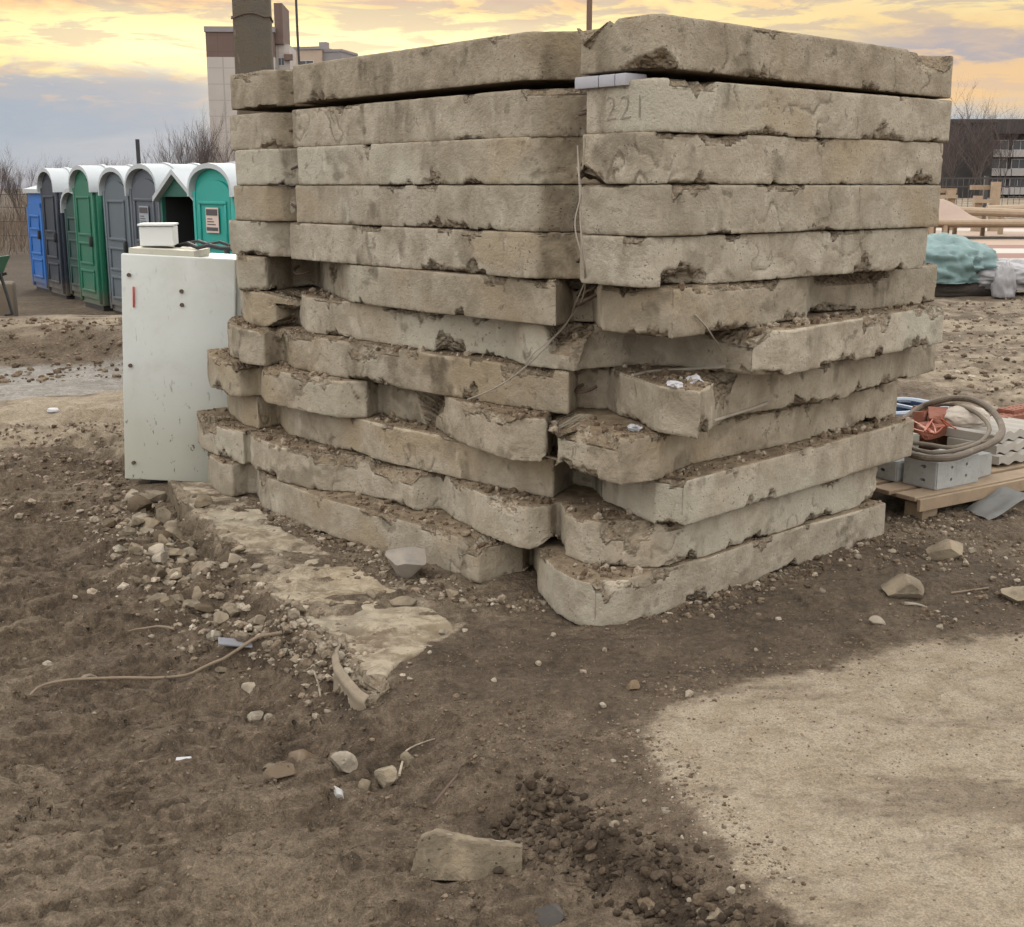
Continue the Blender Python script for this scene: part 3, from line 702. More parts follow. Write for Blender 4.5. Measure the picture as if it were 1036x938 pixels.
D = 250.0
b = empty('apartment_tower', (at(258, 190, D).x, D, 0.0), math.radians(3))
tag(b, 'tall pale panel tower block with red-brown top storey behind the concrete pole', 'building')
wW = 80 / FPX * D * 1.02; hT = at(250, 27, D).z
MB().bx(-wW / 2, wW * .30, 0, 14, 0, hT - 5.6).build('wall', M_PANEL, b)
MB().bx(-wW / 2, wW * .30, 0.05, 13.95, hT - 5.6, hT - 1.0).build('top_storey', M_REDB, b)
MB().bx(-wW / 2 - .2, wW * .30 + .2, -.2, 14.2, hT - 1.0, hT).bx(-wW * .12, -wW * .02, 4, 7, hT, hT + 1.6).bx(-wW * .14, 0, 3.6, 7.4, hT + 1.6, hT + 2.2).build('roof', M_GREYW, b)
MB().bx(wW * .30, wW * .46, 2.0, 13, 0, hT - 3).build('side_wall', M_PANEL, b)
MB().bx(wW * .302, wW * .40, 1.2, 12, hT - 3, hT + 4.5).build('stair_tower', M_REDB, b)
for i in range(11):
    zz_ = hT - 6 - i * 3.0
    MB().bx(wW * .40, wW * .50, .8, 2.0, zz_, zz_ + 1.1).build('balcony', M_REDB if i < 2 else M_WHITEW, b)
for i in range(5):
    window(b, (-wW * .41, 0, hT - 8 - i * 3.0 + .3), 1.1, 1.4, (0, -1), M_FRAME, M_GLASSD) if False else None
for i in range(10):
    window(b, (wW * .36, 2.0, hT - 6.2 - i * 3.0), 1.3, 1.5, (0, -1), M_FRAME, M_GLASSD)
D = 330.0
b = empty('apartment_block', (at(325, 190, D).x, D, 0), math.radians(-14))
tag(b, 'low-looking beige apartment block with dark loggias to the right of the tower', 'building')
wW = 48 / FPX * D; hT = at(325, 50, D).z
MB().bx(-wW / 2, wW * .1, 0, 12, 0, hT).build('wall', M_BEIGE, b)
MB().bx(wW * .1, wW / 2, 1.0, 12, 0, hT - .6).build('side_wall', M_GREYW, b)
MB().bx(-wW / 2 - .3, wW * .1 + .2, -.3, 12.2, hT, hT + .7).bx(wW * .1 + .2, wW / 2 + .2, .8, 12.2, hT - .6, hT).bx(-1, 1, 4, 6, hT + .7, hT + 2.2).build('roof', M_GREYW, b)
for i in range(5):
    zz_ = hT - 4.0 - i * 3.0
    MB().bx(-wW * .40, -wW * .08, -1.1, -.004, zz_ - 1.5, zz_ - .5).build('balcony', M_WHITEW, b)
    window(b, (-wW * .24, 0, zz_ + .5), 4.2, 1.7, (0, -1), M_FRAME, M_GLASSD)
    window(b, (wW * .30, 1.0, zz_ + .2), 4.4, 1.8, (0, -1), M_FRAME, M_GLASSD)

D = 190.0
x0 = at(925, 190, D).x; x1 = at(1003, 190, D).x; x2 = at(1110, 190, D).x; hT = at(990, 124, D).z
b = empty('dark_apartment_house', (x1, D, 0))
tag(b, 'dark five-storey apartment house with white window bays at the right edge of the photo', 'building')
MB().bx(x0 - x1, 0, 0.4, 14, -1, hT).build('end_wall', M_DARKW, b)
MB().bx(0, x2 - x1, 1.6, 14, -1, hT).build('wall', M_DARKW, b)
MB().bx(x0 - x1 - .3, x2 - x1 + .3, 0, 14.3, hT, hT + .5).bx(0, x2 - x1, -.1, 1.596, hT - 1.6, hT - .004).build('roof', M_DARKW, b)
for j in range(5):
    xx = 1.0 + j * 3.0
    for i in range(4):
        zc = hT - 3.2 - i * 2.75
        MB().bx(xx - 1.0 + .03, xx + 1.9, .4, 1.59, zc - 1.75, zc - .75).build('balcony', M_WHITEW, b)
        window(b, (xx + .45, 1.6, zc), 2.4, 1.5, (0, -1), M_FRAME, M_GLASSD)

M_BARK = plain('bare_bark', (.055, .042, .036), .9, .35, 8)
M_TWIG = plain('bare_twigs', (.085, .062, .056), .9, .3, 3)
def bare_tree(x, y, h, seed, spread=.35, r=.012, stems=1, z=None):
    rr = random.Random(seed); z = gz(x, y) if z is None else z
    t = empty('bare_tree', (x, y, z))
    T = MB(); C = MB()
    def grow(p, d, L, rad, lev):
        n = 4; P_ = [p.copy()]; q = p.copy(); dd = d.copy()
        for i in range(n):
            dd = (dd + Vector((rr.uniform(-1, 1), rr.uniform(-1, 1), rr.uniform(-.2, .5))) * .16).normalized()
            q = q + dd * (L / n); P_.append(q.copy())
        rads = [rad * (1 - .17 * i) for i in range(n + 1)]
        (T if lev == 0 else C).tube(P_, rads, 6 if lev == 0 else 3, caps=False)
        if lev < 3:
            m = (13, 8, 5)[lev]
            for j in range(m):
                w = rr.uniform(.28, 1.0) if lev == 0 else rr.uniform(.2, 1.0)
                i = min(int(w * n), n - 1); bp = P_[i].lerp(P_[i + 1], w * n - i)
                a = rr.uniform(0, 6.283); out_ = Vector((math.cos(a), math.sin(a), 0))
                nd = (dd * rr.uniform(.55, 1.0) + out_ * rr.uniform(.4, 1.0) * (spread * 2) + Vector((0, 0, .25))).normalized()
                grow(bp, nd, L * rr.uniform(.38, .62), max(rad * .40, r * .22 * h / 6), lev + 1)
    for s_ in range(stems):
        a = rr.uniform(0, 6.283); k = 0 if stems == 1 else .25
        grow(Vector((0, 0, -.1)), Vector((math.cos(a) * k, math.sin(a) * k, 1)).normalized(), h * rr.uniform(.62, .75), h * r, 0)
    T.build('trunk', M_BARK, t); C.build('crown', M_TWIG, t)
    return t
TL = [(20, 62, 3.0, 'low bushy bare tree at the far left beside the blue cabin'), (52, 70, 3.1, 'thin bare tree rising over the dark navy cabin'), (100, 75, 3.1, 'bare tree showing over the roofs of the green cabin'),
      (122, 66, 2.9, 'small bare tree just left of the black post behind the cabins'), (160, 72, 3.4, 'bare tree just right of the black post behind the cabins'), (184, 60, 4.0, 'bare tree between the teal cabin and the tower block'),
      (202, 68, 5.0, 'tallest bare tree, against the left side of the tower block'), (222, 74, 4.6, 'bare tree in front of the foot of the tower block'), (-10, 58, 3.2, 'bare tree cut by the left edge')]
for i, (px_, D, h, lab) in enumerate(TL):
    t = bare_tree(at(px_, 190, D).x, D, h, 40 + i, .26, .0075, 5 if h < 5 else 4, z=-.2)
    tag(t, lab, 'tree', 'bare trees beyond the cabins')
for i, (px_, D, h, lab) in enumerate([(955, 185, 12.2, 'bare tree at the slab edge before the dark house'), (968, 178, 11.2, 'second bare tree from the slab edge, in front of the dark house'),
                                       (982, 188, 12.0, 'bare tree left of the tallest one before the dark house'), (995, 175, 13.6, 'tallest bare tree in front of the dark house'), (1012, 186, 11.2, 'bare tree right of the tallest one, by the white windows')]):
    tag(bare_tree(at(px_, 190, D).x, D, h, 80 + i, .42, .008, 2, z=0), lab, 'tree', 'bare trees before the dark house')
# dry brush along the left skyline
n = 5200
bx0 = rng.uniform(-36, -9, n); by0 = rng.uniform(34, 66, n); bh = rng.uniform(.5, 1.7, n) * (0.6 + .5 * (by0 > 48)); bx0 = bx0 * by0 / 50
lean = rng.normal(0, .22, (n, 2)); wd = rng.uniform(.006, .018, n)
base = np.stack([bx0, by0, np.full(n, -.28)], 1); tip = base + np.stack([lean[:, 0] * bh, lean[:, 1] * bh, bh], 1)
offs = np.array([(1, 0, 0), (-.5, .87, 0), (-.5, -.87, 0)])
V = np.concatenate([base[:, None] + offs[None] * wd[:, None, None], tip[:, None] + offs[None] * wd[:, None, None] * .4], 1)
idx = np.arange(n)[:, None] * 6
Fq = np.concatenate([idx + np.array([[0, 1, 4, 3]]), idx + np.array([[1, 2, 5, 4]]), idx + np.array([[2, 0, 3, 5]])], 0)
M_BRUSH = plain('dry_brush_stems', (.115, .082, .058), .9, .35, .5)
tag(link('dry_brush', mesh_from('dry_brush', V.reshape(-1, 3), Fq, False), M_BRUSH), kind='stuff')

# posts and wires
p = at(259, 100, 9.0)
o = empty('utility_pole', (p.x, 9.0, 0)); tag(o, 'thick square grey concrete utility pole rising behind the left end of the slabs', 'pole')
m_ = MB(); m_.box((0, 0, 2.0), (.252, .23, 4.6), .02, Matrix.Rotation(.12, 3, 'Z')); m_.build('shaft', M_CONCD, o, True)
zt = at(259, 14, 8.85).z
lp = [(.152 * math.cos(a) * (1.06 if abs(math.cos(a)) > .3 else 1), -.135 * math.sin(a), zt + .012 * math.cos(a * 1.0 + .6)) for a in np.linspace(0, 2 * math.pi, 25)]
rect = [(-.132, .122), (-.132, -.122), (.132, -.122), (.132, .122)]
lp = []
for i in range(4):
    a_, b_ = rect[i], rect[(i + 1) % 4]
    for w in np.linspace(0, 1, 6, endpoint=False):
        lp.append((a_[0] + (b_[0] - a_[0]) * w, a_[1] + (b_[1] - a_[1]) * w, zt - .03 + (.02 if i != 1 else .045 * math.sin(w * 3.1)) - w * .01 * i))
MB().tube([tuple(Matrix.Rotation(.12, 3, 'Z') @ Vector(q)) for q in lp], .005, 6, True).build('binding_wire', M_REBAR, o, True)
pw = [at(298, -60, 12.5), at(299.5, 0, 12.5), at(301, 35, 12.5), at(303, 70, 12.5), at(303, 100, 12.5)]
tag(MB().tube(pw, .013, 6).build('hanging_cable', M_BLACK, None, True), 'thin dark cable hanging just right of the concrete pole', 'cable')
pw = at(596, 30, 13); tag(MB().tube([(pw.x, 13, -.02), (pw.x, 13, at(596, -80, 13).z)], .03, 8).build('metal_post', plain('brown_steel', (.12, .07, .045), .7), None, True), 'slim brown metal post standing up behind the middle of the slabs', 'post')
pb = at(139.5, 150, 44); tag(MB().tube([(pb.x, 44, -.35), (pb.x, 44, at(139, 141, 44).z)], .07, 8).build('metal_post', M_BLACK, None, True), 'short black post showing above the cabin roofs', 'post')
o = empty('wire_fence', (at(7, 200, 36).x, 36, -.3)); tag(o, 'dark wire fence in the field at the far left', 'fence')
for i in range(4): MB().tube([(-i * 2.6 + 1.3, 0, 0), (-i * 2.6 + 1.3, 0, 1.75)], .045, 6).build('post', M_BLACK, o)
fw = MB()
for zz_ in (.5, .9, 1.3, 1.65): fw.tube([(1.3, -.05, zz_), (-6.5, -.05, zz_)], .008, 4)
fw.build('wire', M_BLACK, o)

# railing in front of the dark house
M_RAIL = plain('dark_rail_paint', (.035, .03, .03), .6, .2)
o = empty('railing', (at(985, 190, 62).x, 62, 0)); tag(o, 'long dark railing with thin bars behind the playground', 'fence')
f_ = MB()
for zz_ in (1.95, 1.55, .25): f_.bx(-8, 14, -.03, .03, zz_, zz_ + .07)
f_.build('rail', M_RAIL, o)
f_ = MB()
for i in range(76): f_.bx(-7.8 + i * .28, -7.78 + i * .28, -.012, .012, .3, 1.95)
f_.build('bar', M_RAIL, o)
for i in range(8): MB().bx(-7.9 + i * 2.8, -7.72 + i * 2.8, -.08, .08, 0, 2.1).build('post', M_RAIL, o)

# coloured playground surface
m, g, bb_ = new_mat('coloured_rubber_stripes')
v = g.new('ShaderNodeTexCoord').outputs['Object']; s_ = g.new('ShaderNodeSeparateXYZ'); g.put(s_.inputs[0], v)
q = g.math('ADD', s_.outputs[1], g.math('MULTIPLY', s_.outputs[0], .10))
q = g.math('ADD', q, g.math('MULTIPLY', g.math('SINE', g.math('MULTIPLY', s_.outputs[0], .35)), .35))
q = g.math('DIVIDE', g.math('SUBTRACT', q, 19.0), 40.0, clamp=True)
PINK, RED, WHT = (.30, .215, .165), (.18, .075, .062), (.41, .385, .35)
st = [(0.0, PINK), (.07, RED), (.085, PINK), (.225, RED), (.275, WHT), (.335, RED), (.385, (.34, .24, .18)), (.47, WHT), (.53, PINK), (.66, WHT), (.73, (.32, .22, .17)), (.9, PINK)]
c = g.ramp(q, st, 'CONSTANT'); c = g.mix(g.math('MULTIPLY', g.noise(v, 1.5, 5, .65), .35), c, (.25, .19, .14))
g.put(bb_.inputs['Base Color'], c); bb_.inputs['Roughness'].default_value = .85
gxx = np.linspace(6.2, 40, 30); gyy = np.linspace(21.5, 60, 40); A_, B_ = np.meshgrid(gxx, gyy)
zg = .05 + 0 * A_; ii = np.arange(A_.size).reshape(A_.shape)
Fp = np.stack([ii[:-1, :-1], ii[:-1, 1:], ii[1:, 1:], ii[1:, :-1]], -1).reshape(-1, 4)
tag(link('playground_surface', mesh_from('playground_surface', np.stack([A_.ravel(), B_.ravel(), zg.ravel()], 1), Fp), m), kind='structure')
# raised timber sand frame
D = 37.0; X = lambda px_, D_=D: at(px_, 220, D_).x
o = empty('raised_sandbox', (X(985), D, .05)); tag(o, 'raised timber sandbox of round beams on short posts with a pinkish sand heap', 'playground equipment')
zb = at(985, 225, D).z - .05
MB().tube([(X(930) - X(985), 0, zb), (X(1080) - X(985), 0, zb - .02)], .10, 10).build('beam', M_TIMB, o, True)
MB().tube([(X(955) - X(985), 2.6, zb + .33), (X(1080) - X(985), 2.4, zb + .20)], .13, 10).build('beam', M_TIMB, o, True)
for px_ in (943, 957, 1050): MB().tube([(X(px_) - X(985), 0.02, -.1), (X(px_) - X(985), .02, zb - .05)], .085, 10).build('leg', M_TIMB, o, True)
for px_, yy in ((980, 3.0), (990, 2.6), (1002, 2.9), (1030, 2.7)): MB().tube([(X(px_) - X(985), yy, -.1), (X(px_) - X(985), yy, zb + .1)], .075, 8).build('leg', M_TIMB, o, True)
hx = np.linspace(-2.2, 3.2, 40); hy = np.linspace(.12, 2.5, 20); A_, B_ = np.meshgrid(hx, hy)
hz = zb - .03 + .70 * np.exp(-((A_ + .5) / .9) ** 2 - ((B_ - 1.7) / .9) ** 2) + .02 * fbm(xyz(A_.ravel(), B_.ravel()), 3, 3, 5).reshape(A_.shape)
ii = np.arange(A_.size).reshape(A_.shape); Fp = np.stack([ii[:-1, :-1], ii[:-1, 1:], ii[1:, 1:], ii[1:, :-1]], -1).reshape(-1, 4)
link('sand', mesh_from('sand', np.stack([A_.ravel(), B_.ravel(), hz.ravel()], 1), Fp), plain('pinkish_sand', (.29, .215, .172), .95, .15, 3), o)
MB().bx(-2.2, 3.2, .12, 2.45, zb - .16, zb - .08).build('floor_board', M_TIMB, o)
for (xa, xb, D_, yt, lab) in ((936, 966, 45, 188, 'timber bench frame half hidden behind the right end of the slabs'), (986, 1010, 44, 184, 'tall timber frame of two uneven posts beyond the sandbox')):
    o = empty('timber_frame', (at((xa + xb) / 2, 200, D_).x, D_, .05)); tag(o, lab, 'playground equipment', 'timber frames on the playground')
    xl = at(xa, 200, D_).x - o.location.x; xr = -xl; zt = at(990, yt, D_).z - .05
    zl = zt * (.72 if xa > 980 else .9)
    MB().bx(xl * .72 - .13, xl * .72 + .13, -.12, .12, -.06, zl).build('post', M_TIMB, o)
    MB().bx(xr * .72 - .14, xr * .72 + .14, -.12, .12, -.06, zt * (1.0 if xa > 980 else .9)).build('post', M_TIMB, o)
    MB().bx(xl * 1.1, xr * (.25 if xa > 980 else 1.0), -.3, -.13, zl * .80, zl * .80 + .12).build('crossbar', M_TIMB, o)
    MB().bx(xl * 1.2, xr * 1.2, .13, .32, zt * .84, zt * .84 + .16).build('seat_board', M_WOOD, o)
o = empty('log_bench', (at(1030, 205, 41).x, 41, .05)); tag(o, 'pale log bench at the right edge beyond the sandbox', 'playground equipment')
MB().tube([(-1.0, 0, .78), (2.2, 0, .86)], .15, 10).build('seat', M_TIMB, o, True)
for xx in (-.5, 1.6): MB().tube([(xx, 0, -.05), (xx, 0, .66)], .09, 8).build('leg', M_TIMB, o, True)

# ------------------------------------------------------------------ portable toilets
def gloss(name, col, rough=.45):
    m, g, b = new_mat(name); v, _ = objvec(g, False); s_ = g.new('ShaderNodeSeparateXYZ'); g.put(s_.inputs[0], v)
    n = g.noise(v, 2.6, 5, .62); col = tuple(x * .80 for x in col)
    c = g.mix(n, tuple(x * .8 for x in col), tuple(x * 1.2 for x in col))
    c = g.mix(g.math('MULTIPLY', g.step(g.noise(v, 4.5, 5, .68, .5), .50, .72), .35), c, tuple(x * .5 + .05 for x in col))
    mud_ = g.step(g.math('ADD', s_.outputs[2], g.math('MULTIPLY', g.math('SUBTRACT', g.noise(v, 7, 4, .6), .5), .7)), .42, .05)
    c = g.mix(g.math('MULTIPLY', mud_, .75), c, (.13, .105, .078))
    g.put(b.inputs['Base Color'], c); g.put(b.inputs['Roughness'], g.math('ADD', rough - .05, g.math('MULTIPLY', n, .25)))
    return m
M_ROOFW = plain('translucent_white_roof', (.36, .385, .40), .5, .12, 2, (.40, .38, .36), dirt_amt=.25)
def arch_profile(w, z0, zs, zt, n=14):
    """upright arch: straight sides to zs, arch up to zt"""
    p_ = [(-w, z0), (w, z0), (w, zs)]
    for i in range(1, n):
        a = math.pi * i / n
        p_.append((w * math.cos(a), zs + (zt - zs) * math.sin(a) ** .85))
    p_.append((-w, zs)); return p_
def toilet(x, y, rz, col, name_col, label, top=2.25, sign=None, roof='arch', open_=False, w=.545):
    zg_ = gz(x, y); top -= .05
    t = empty('portable_toilet', (x, y, zg_), rz); tag(t, label, 'portable toilet', 'portable toilets in a row')
    m = gloss(name_col, col); md = gloss(name_col + '_door', tuple(c * .92 for c in col))
    d_ = .56; zs = top - .34; 
    if roof == 'gable': prof = [(-w, .06), (w, .06), (w, zs), (0, top - .05), (-w, zs)]
    elif roof == 'flat': prof = [(-w, .06), (w, .06), (w, zs + .28), (-w, zs + .28)]
    else: prof = arch_profile(w, .06, zs, top - .05)
    if not open_:
        MB().prism(prof, -d_, d_).build('cabin_body', m, t, True)
    else:
        B = MB(); B.bx(-w, -w + .05, -d_, d_, .06, zs).bx(w - .05, w, -d_, d_, .06, zs).bx(-w + .052, w - .052, d_ - .05, d_, .06, zs).bx(-w + .052, w - .052, -d_ + .01, d_ - .052, .06, .12)
        B.prism([(-w, zs + .002), (w, zs + .002), (0, top - .05)], -d_, -d_ + .05).prism([(-w, zs + .002), (w, zs + .002), (0, top - .05)], d_ - .05, d_)
        B.build('cabin_body', m, t)
        MB().bx(-.42, .42, .12, d_ - .06, .13, .52).build('tank', M_BLACK, t)
        L_ = MB(); L_.bx(-w + .051, -w + .06, -d_ + .05, d_ - .055, .125, zs - .005).bx(w - .06, w - .051, -d_ + .05, d_ - .055, .125, zs - .005).bx(-w + .062, w - .062, d_ - .062, d_ - .053, .125, zs - .005); L_.build('shade_lining', plain('interior_shade_black', (.008, .010, .010), .9), t)  # near-black sheets added inside: shade of the open interior put into colour
        dr = MB(); dr.box((w + .0, -d_ - .42, .98), (.05, .86, 1.72), .012); 
    # ribbed sides
    for sx in (-1, 1):
        R_ = MB()
        for k_ in range(5): R_.box((sx * (w + .012), 0, .30 + k_ * .33), (.03, .86, .24), .012)
        for yy in (-d_ + .05, d_ - .05): R_.box((sx * (w + .018), yy, zs / 2 + .03), (.045, .08, zs - .06), .012)
        R_.build('side_panel', m, t, True)
    if not open_:
        dw = w - .085; dt = (top - .19) if roof == 'arch' else zs + .1
        dp = arch_profile(dw, .16, zs - .06, dt) if roof == 'arch' else [(-dw, .16), (dw, .16), (dw, dt), (-dw, dt)]
        dr = MB().prism(dp, -d_ - .035, -d_ - .002).build('door', md, t, True)
        pn = MB()
        for (za, zb_) in ((.26, .62), (.70, 1.06), (1.16, zs - .12)):
            for (a0, a1) in ((-dw + .09, dw - .09),):
                for (qa, qb, qc, qd) in ((a0, a1, za, za + .04), (a0, a1, zb_ - .04, zb_), (a0, a0 + .04, za + .042, zb_ - .042), (a1 - .04, a1, za + .042, zb_ - .042)):
                    pn.box(((qa + qb) / 2, -d_ - .045, (qc + qd) / 2), (qb - qa, .022, qd - qc), .006)
        pn.build('panel_moulding', md, dr, True)
        MB().box((dw - .1, -d_ - .06, 1.08), (.06, .06, .16), .012).build('handle', M_BLACK, dr, True)
        if sign:
            sg = MB().bx(-.16, .18, -d_ - .062, -d_ - .058, 1.36, 1.68).build('sign', plain('sign_plate', sign, .5, .1), dr)
            bl = MB()
            for (za, zb_) in ((1.58, 1.66), (1.385, 1.43)): bl.bx(-.14, .16, -d_ - .066, -d_ - .0625, za, zb_)
            for r_ in range(3): bl.bx(-.12, .10 - .04 * r_, -d_ - .066, -d_ - .0625, 1.46 + .035 * r_, 1.472 + .035 * r_)
            bl.build('sign_band', plain('sign_dark', (.05, .045, .05), .6), sg)
        for sx in (-1, 1): MB().box((sx * (w - .035), -d_ - .02, zs / 2 + .05), (.06, .05, zs - .08), .012).build('door_jamb', m, t, True)
    rf = MB()
    ro = .055
    if roof == 'arch':
        o_ = arch_profile(w + ro, zs - .06, zs - .02, top + .02)[2:]; i_ = arch_profile(w + .004, zs - .10, zs + .0, top - .045)[2:]
        rf.prism([(w + ro, zs - .06)] + o_ + [(-w - ro, zs - .06)] + [(-w - .004, zs - .06)] + i_[::-1] + [(w + .004, zs - .06)], -d_ - .09, d_ + .05)
        for yy in (-.3, .15): rf.prism([(w + ro + .0, zs - .05)] + [(a * 1.02, zz_ + .02) for a, zz_ in o_] + [(-w - ro, zs - .05)] + [(-w - ro + .02, zs - .05)] + [(a, zz_ - .005) for a, zz_ in o_][::-1] + [(w + ro - .02, zs - .05)], yy, yy + .06)
    elif roof == 'gable':
        rf.prism([(w + ro, zs - .07), (w + ro, zs), (0, top + .03), (-w - ro, zs), (-w - ro, zs - .07), (0, top - .04)], -d_ - .09, d_ + .05)
    else:
        rf.prism([(-d_ - .07, zs + .285), (d_ + .05, zs + .285), (d_ + .05, zs + .42), (0, zs + .52), (-d_ - .07, zs + .36)], -w - .05, w + .05, 'yz')
    rf.build('roof', M_ROOFW, t, True, 40)
    MB().bx(-w + .03, w - .03, -d_ + .02, d_ - .02, .0 - .08, .056).build('skid', M_BLACK, t)
    return t
RZ = math.radians(-55)
def cabin_at(px_left, D_, deg, *a_, **k_):
    """px_left: where the left front edge of the cabin is seen"""
    r_ = math.radians(deg); w_ = k_.get('w', .545); lx, ly = -w_, -.56
    ox, oy = math.cos(r_) * lx - math.sin(r_) * ly, math.sin(r_) * lx + math.cos(r_) * ly
    p_ = at(px_left, 235, D_ + oy)
    return toilet(p_.x - ox, D_, r_, *a_, **k_)
cabin_at(199.5, 16.7, -49, (.012, .34, .29), 'teal_plastic', 'bright teal portable toilet with a pale notice on its arched door', 2.27, (.50, .40, .35))
cabin_at(164, 17.6, -49, (.012, .10, .075), 'dark_green_plastic', 'doorless dark green portable toilet with a peaked white roof and dark shaded interior', 2.22, roof='gable', open_=True, w=.57)
cabin_at(136, 18.5, -52, (.085, .100, .125), 'slate_grey_plastic', 'slate grey portable toilet just left of the doorless one', 2.30, (.25, .28, .31))
cabin_at(109, 19.5, -53, (.105, .135, .160), 'blue_grey_plastic', 'blue-grey portable toilet half hidden by the metal cabinet', 2.28)
cabin_at(79, 20.7, -55.5, (.010, .15, .085), 'green_plastic', 'emerald green portable toilet with a plain ribbed door', 2.30)
cabin_at(69, 22.0, -56, (.007, .050, .044), 'deep_green_plastic', 'dark green portable toilet squeezed in behind the emerald one', 1.95)
cabin_at(46.5, 23.0, -56.5, (.017, .026, .045), 'dark_navy_plastic', 'dark navy portable toilet with a white arched roof', 2.32)
cabin_at(31, 24.3, -56, (.010, .14, .48), 'bright_blue_plastic', 'low bright blue portable toilet with a flat white lid', 1.95, roof='flat')

# ------------------------------------------------------------------ cabinet beside the slabs
YC = 6.92
a0, a1 = at(127, 484, YC), at(123, 256, YC); xr_ = at(243, 300, YC).x
o = empty('metal_cabinet', (a0.x, YC, a0.z)); tag(o, 'old pale green-white metal refrigerator cabinet with rust spots standing beside the slabs', 'cabinet')
M_CAB = plain('pale_enamel', (.50, .56, .50), .45, .06, 3, (.40, .42, .33), dirt_amt=.2)
# enamel with rust spots and lower grime
m, g, bb_ = new_mat('chipped_pale_enamel'); v, _ = objvec(g, False); s_ = g.new('ShaderNodeSeparateXYZ'); g.put(s_.inputs[0], v)
n_ = g.noise(v, 3.2, 5, .6); c = g.mix(n_, (.44, .46, .435), (.54, .55, .525))
spots = g.step(g.noise(g.scale(v, (1.7, 1.7, 1.0)), 17, 4, .65, .3), .63, .68); low_ = g.step(s_.outputs[2], .75, .1)
c = g.mix(g.math('MULTIPLY', g.step(g.noise(v, 2.1, 5, .65, .4), .46, .72), .40), c, (.33, .32, .26))
c = g.mix(g.math('MULTIPLY', low_, .55), c, (.36, .345, .25))
c = g.mix(g.math('MULTIPLY', spots, g.math('ADD', .12, g.math('MULTIPLY', low_, .75))), c, (.085, .055, .035))
scr = g.step(g.noise(g.scale(v, (9, 9, 1.2)), 5, 3, .6), .68, .73)
c = g.mix(g.math('MULTIPLY', scr, .5), c, (.22, .20, .155))
g.put(bb_.inputs['Base Color'], c); bb_.inputs['Roughness'].default_value = .42
bump(g, bb_, g.noise(v, 5, 3, .5), .25, .01); M_CABF = m
cw = xr_ - a0.x; ch = a1.z - a0.z; dw = at(229, 300, YC).x - a0.x
rotc = Matrix.Rotation(math.radians(-2), 3, 'Z')
ln = math.atan2(a1.x - a0.x, ch)
def lean(mb):
    bmesh.ops.transform(mb.bm, matrix=Matrix.Rotation(ln, 4, 'Y'), verts=mb.bm.verts); return mb
rb = [(0.012, 0.02), (dw + .01, 0.02)] + [(cw - .075 + .075 * math.sin(t_), .02 + .075 - .075 * math.cos(t_)) for t_ in np.linspace(.1, math.pi / 2, 8)] + [(cw, .60), (0.012, .60)]
B_ = MB(); B_.prism(rb, 0.012, ch - .012, 'xy'); lean(B_).build('cabinet_body', M_CABF, o, True, 50)
B_ = MB(); B_.box((dw / 2, 0.0, ch / 2), (dw, .034, ch), .008, None, 3); dr = lean(B_).build('door', M_CABF, o, True)
B_ = MB(); B_.box((.07, -.024, ch - .235), (.010, .010, .115), .003); lean(B_).build('handle_mark', plain('red_plastic', (.45, .035, .03), .5), dr, True)
for (hx_, hz_) in ((.045, ch - .115), (.045, ch - .62), (.055, .10), (.335, ch - .19), (.337, ch - .265)):
    B_ = MB(); B_.tube([(hx_, -.030, hz_), (hx_, -.016, hz_)], .011, 10); lean(B_).build('bolt', M_REBAR, dr, True)
B_ = MB(); B_.bx(.03, dw * .62, .03, .40, ch - .010, ch + .03); lean(B_).build('lid', plain('yellowed_lid', (.42, .40, .33), .6), o)
B_ = MB(); B_.bx(.12, dw - .03, .08, .5, -.13, .01); lean(B_).build('plinth', plain('dark_blue_base', (.02, .025, .045), .6), o)
cb = [at(178, 249, 7.25), at(190, 247, 7.2), at(200, 250, 7.1), at(212, 248, 7.0), at(224, 252, 6.98), at(233, 251, 6.97), at(239, 253, 6.97)]
tag(MB().tube([q + Vector((0, 0, .004 * math.sin(i * 2))) for i, q in enumerate(cb)], .012, 8).tube([q + Vector((.03, .12, .012)) for q in cb], .009, 8).build('electric_cord', M_BLACK, None, True), 'black cord lying on top of the metal cabinet', 'cord')
bz = a0.z + ch + .03
qa, qb = at(139, 251, 7.10), at(181, 251, 7.10)
o = empty('small_white_box', (qa.x, 7.06, bz)); tag(o, 'small white open-fronted box sitting on the metal cabinet', 'box')
bw = .185; rt = Matrix.Rotation(math.radians(9), 3, 'Z')
M_BOX = plain('off_white_card', (.60, .61, .60), .7, .08, 4, (.45, .43, .40), dirt_amt=.2)
MB().box((bw / 2 + .01, .13, .055), (bw, .26, .11), .006, rt).build('box_body', M_BOX, o)
MB().box((bw / 2 + .01, .125, .1185), (bw + .012, .275, .012), .003, rt).build('lid', M_BOX, o)

# ------------------------------------------------------------------ tub at the left edge
q = at(-4, 300, 13.2); o = empty('wheelbarrow', (q.x - .33, 13.2, gz(q.x, 13.2))); tag(o, 'dark green wheelbarrow cut off by the left edge', 'wheelbarrow')
M_DGR = plain('dark_green_paint', (.02, .085, .05), .5, .25, 5, (.05, .045, .035))
MB().prism([(-.34, .62), (-.24, .30), (.24, .30), (.40, .62), (.37, .62), (.22, .33), (-.22, .33), (-.31, .62)], -.3, .3).build('tray', M_DGR, o)
for yy in (-.22, .22): MB().tube([(.30, yy, .45), (.36, yy, .2), (.40, yy, -.01), (.32, yy, -.01)], .018, 8).build('leg', M_BLACK, o, True)
MB().tube([(-.62 + .17 * math.cos(a), 0, .16 + .17 * math.sin(a)) for a in np.linspace(0, 6.283, 20, endpoint=False)], .04, 8, True).build('wheel', M_BLACK, o, True)
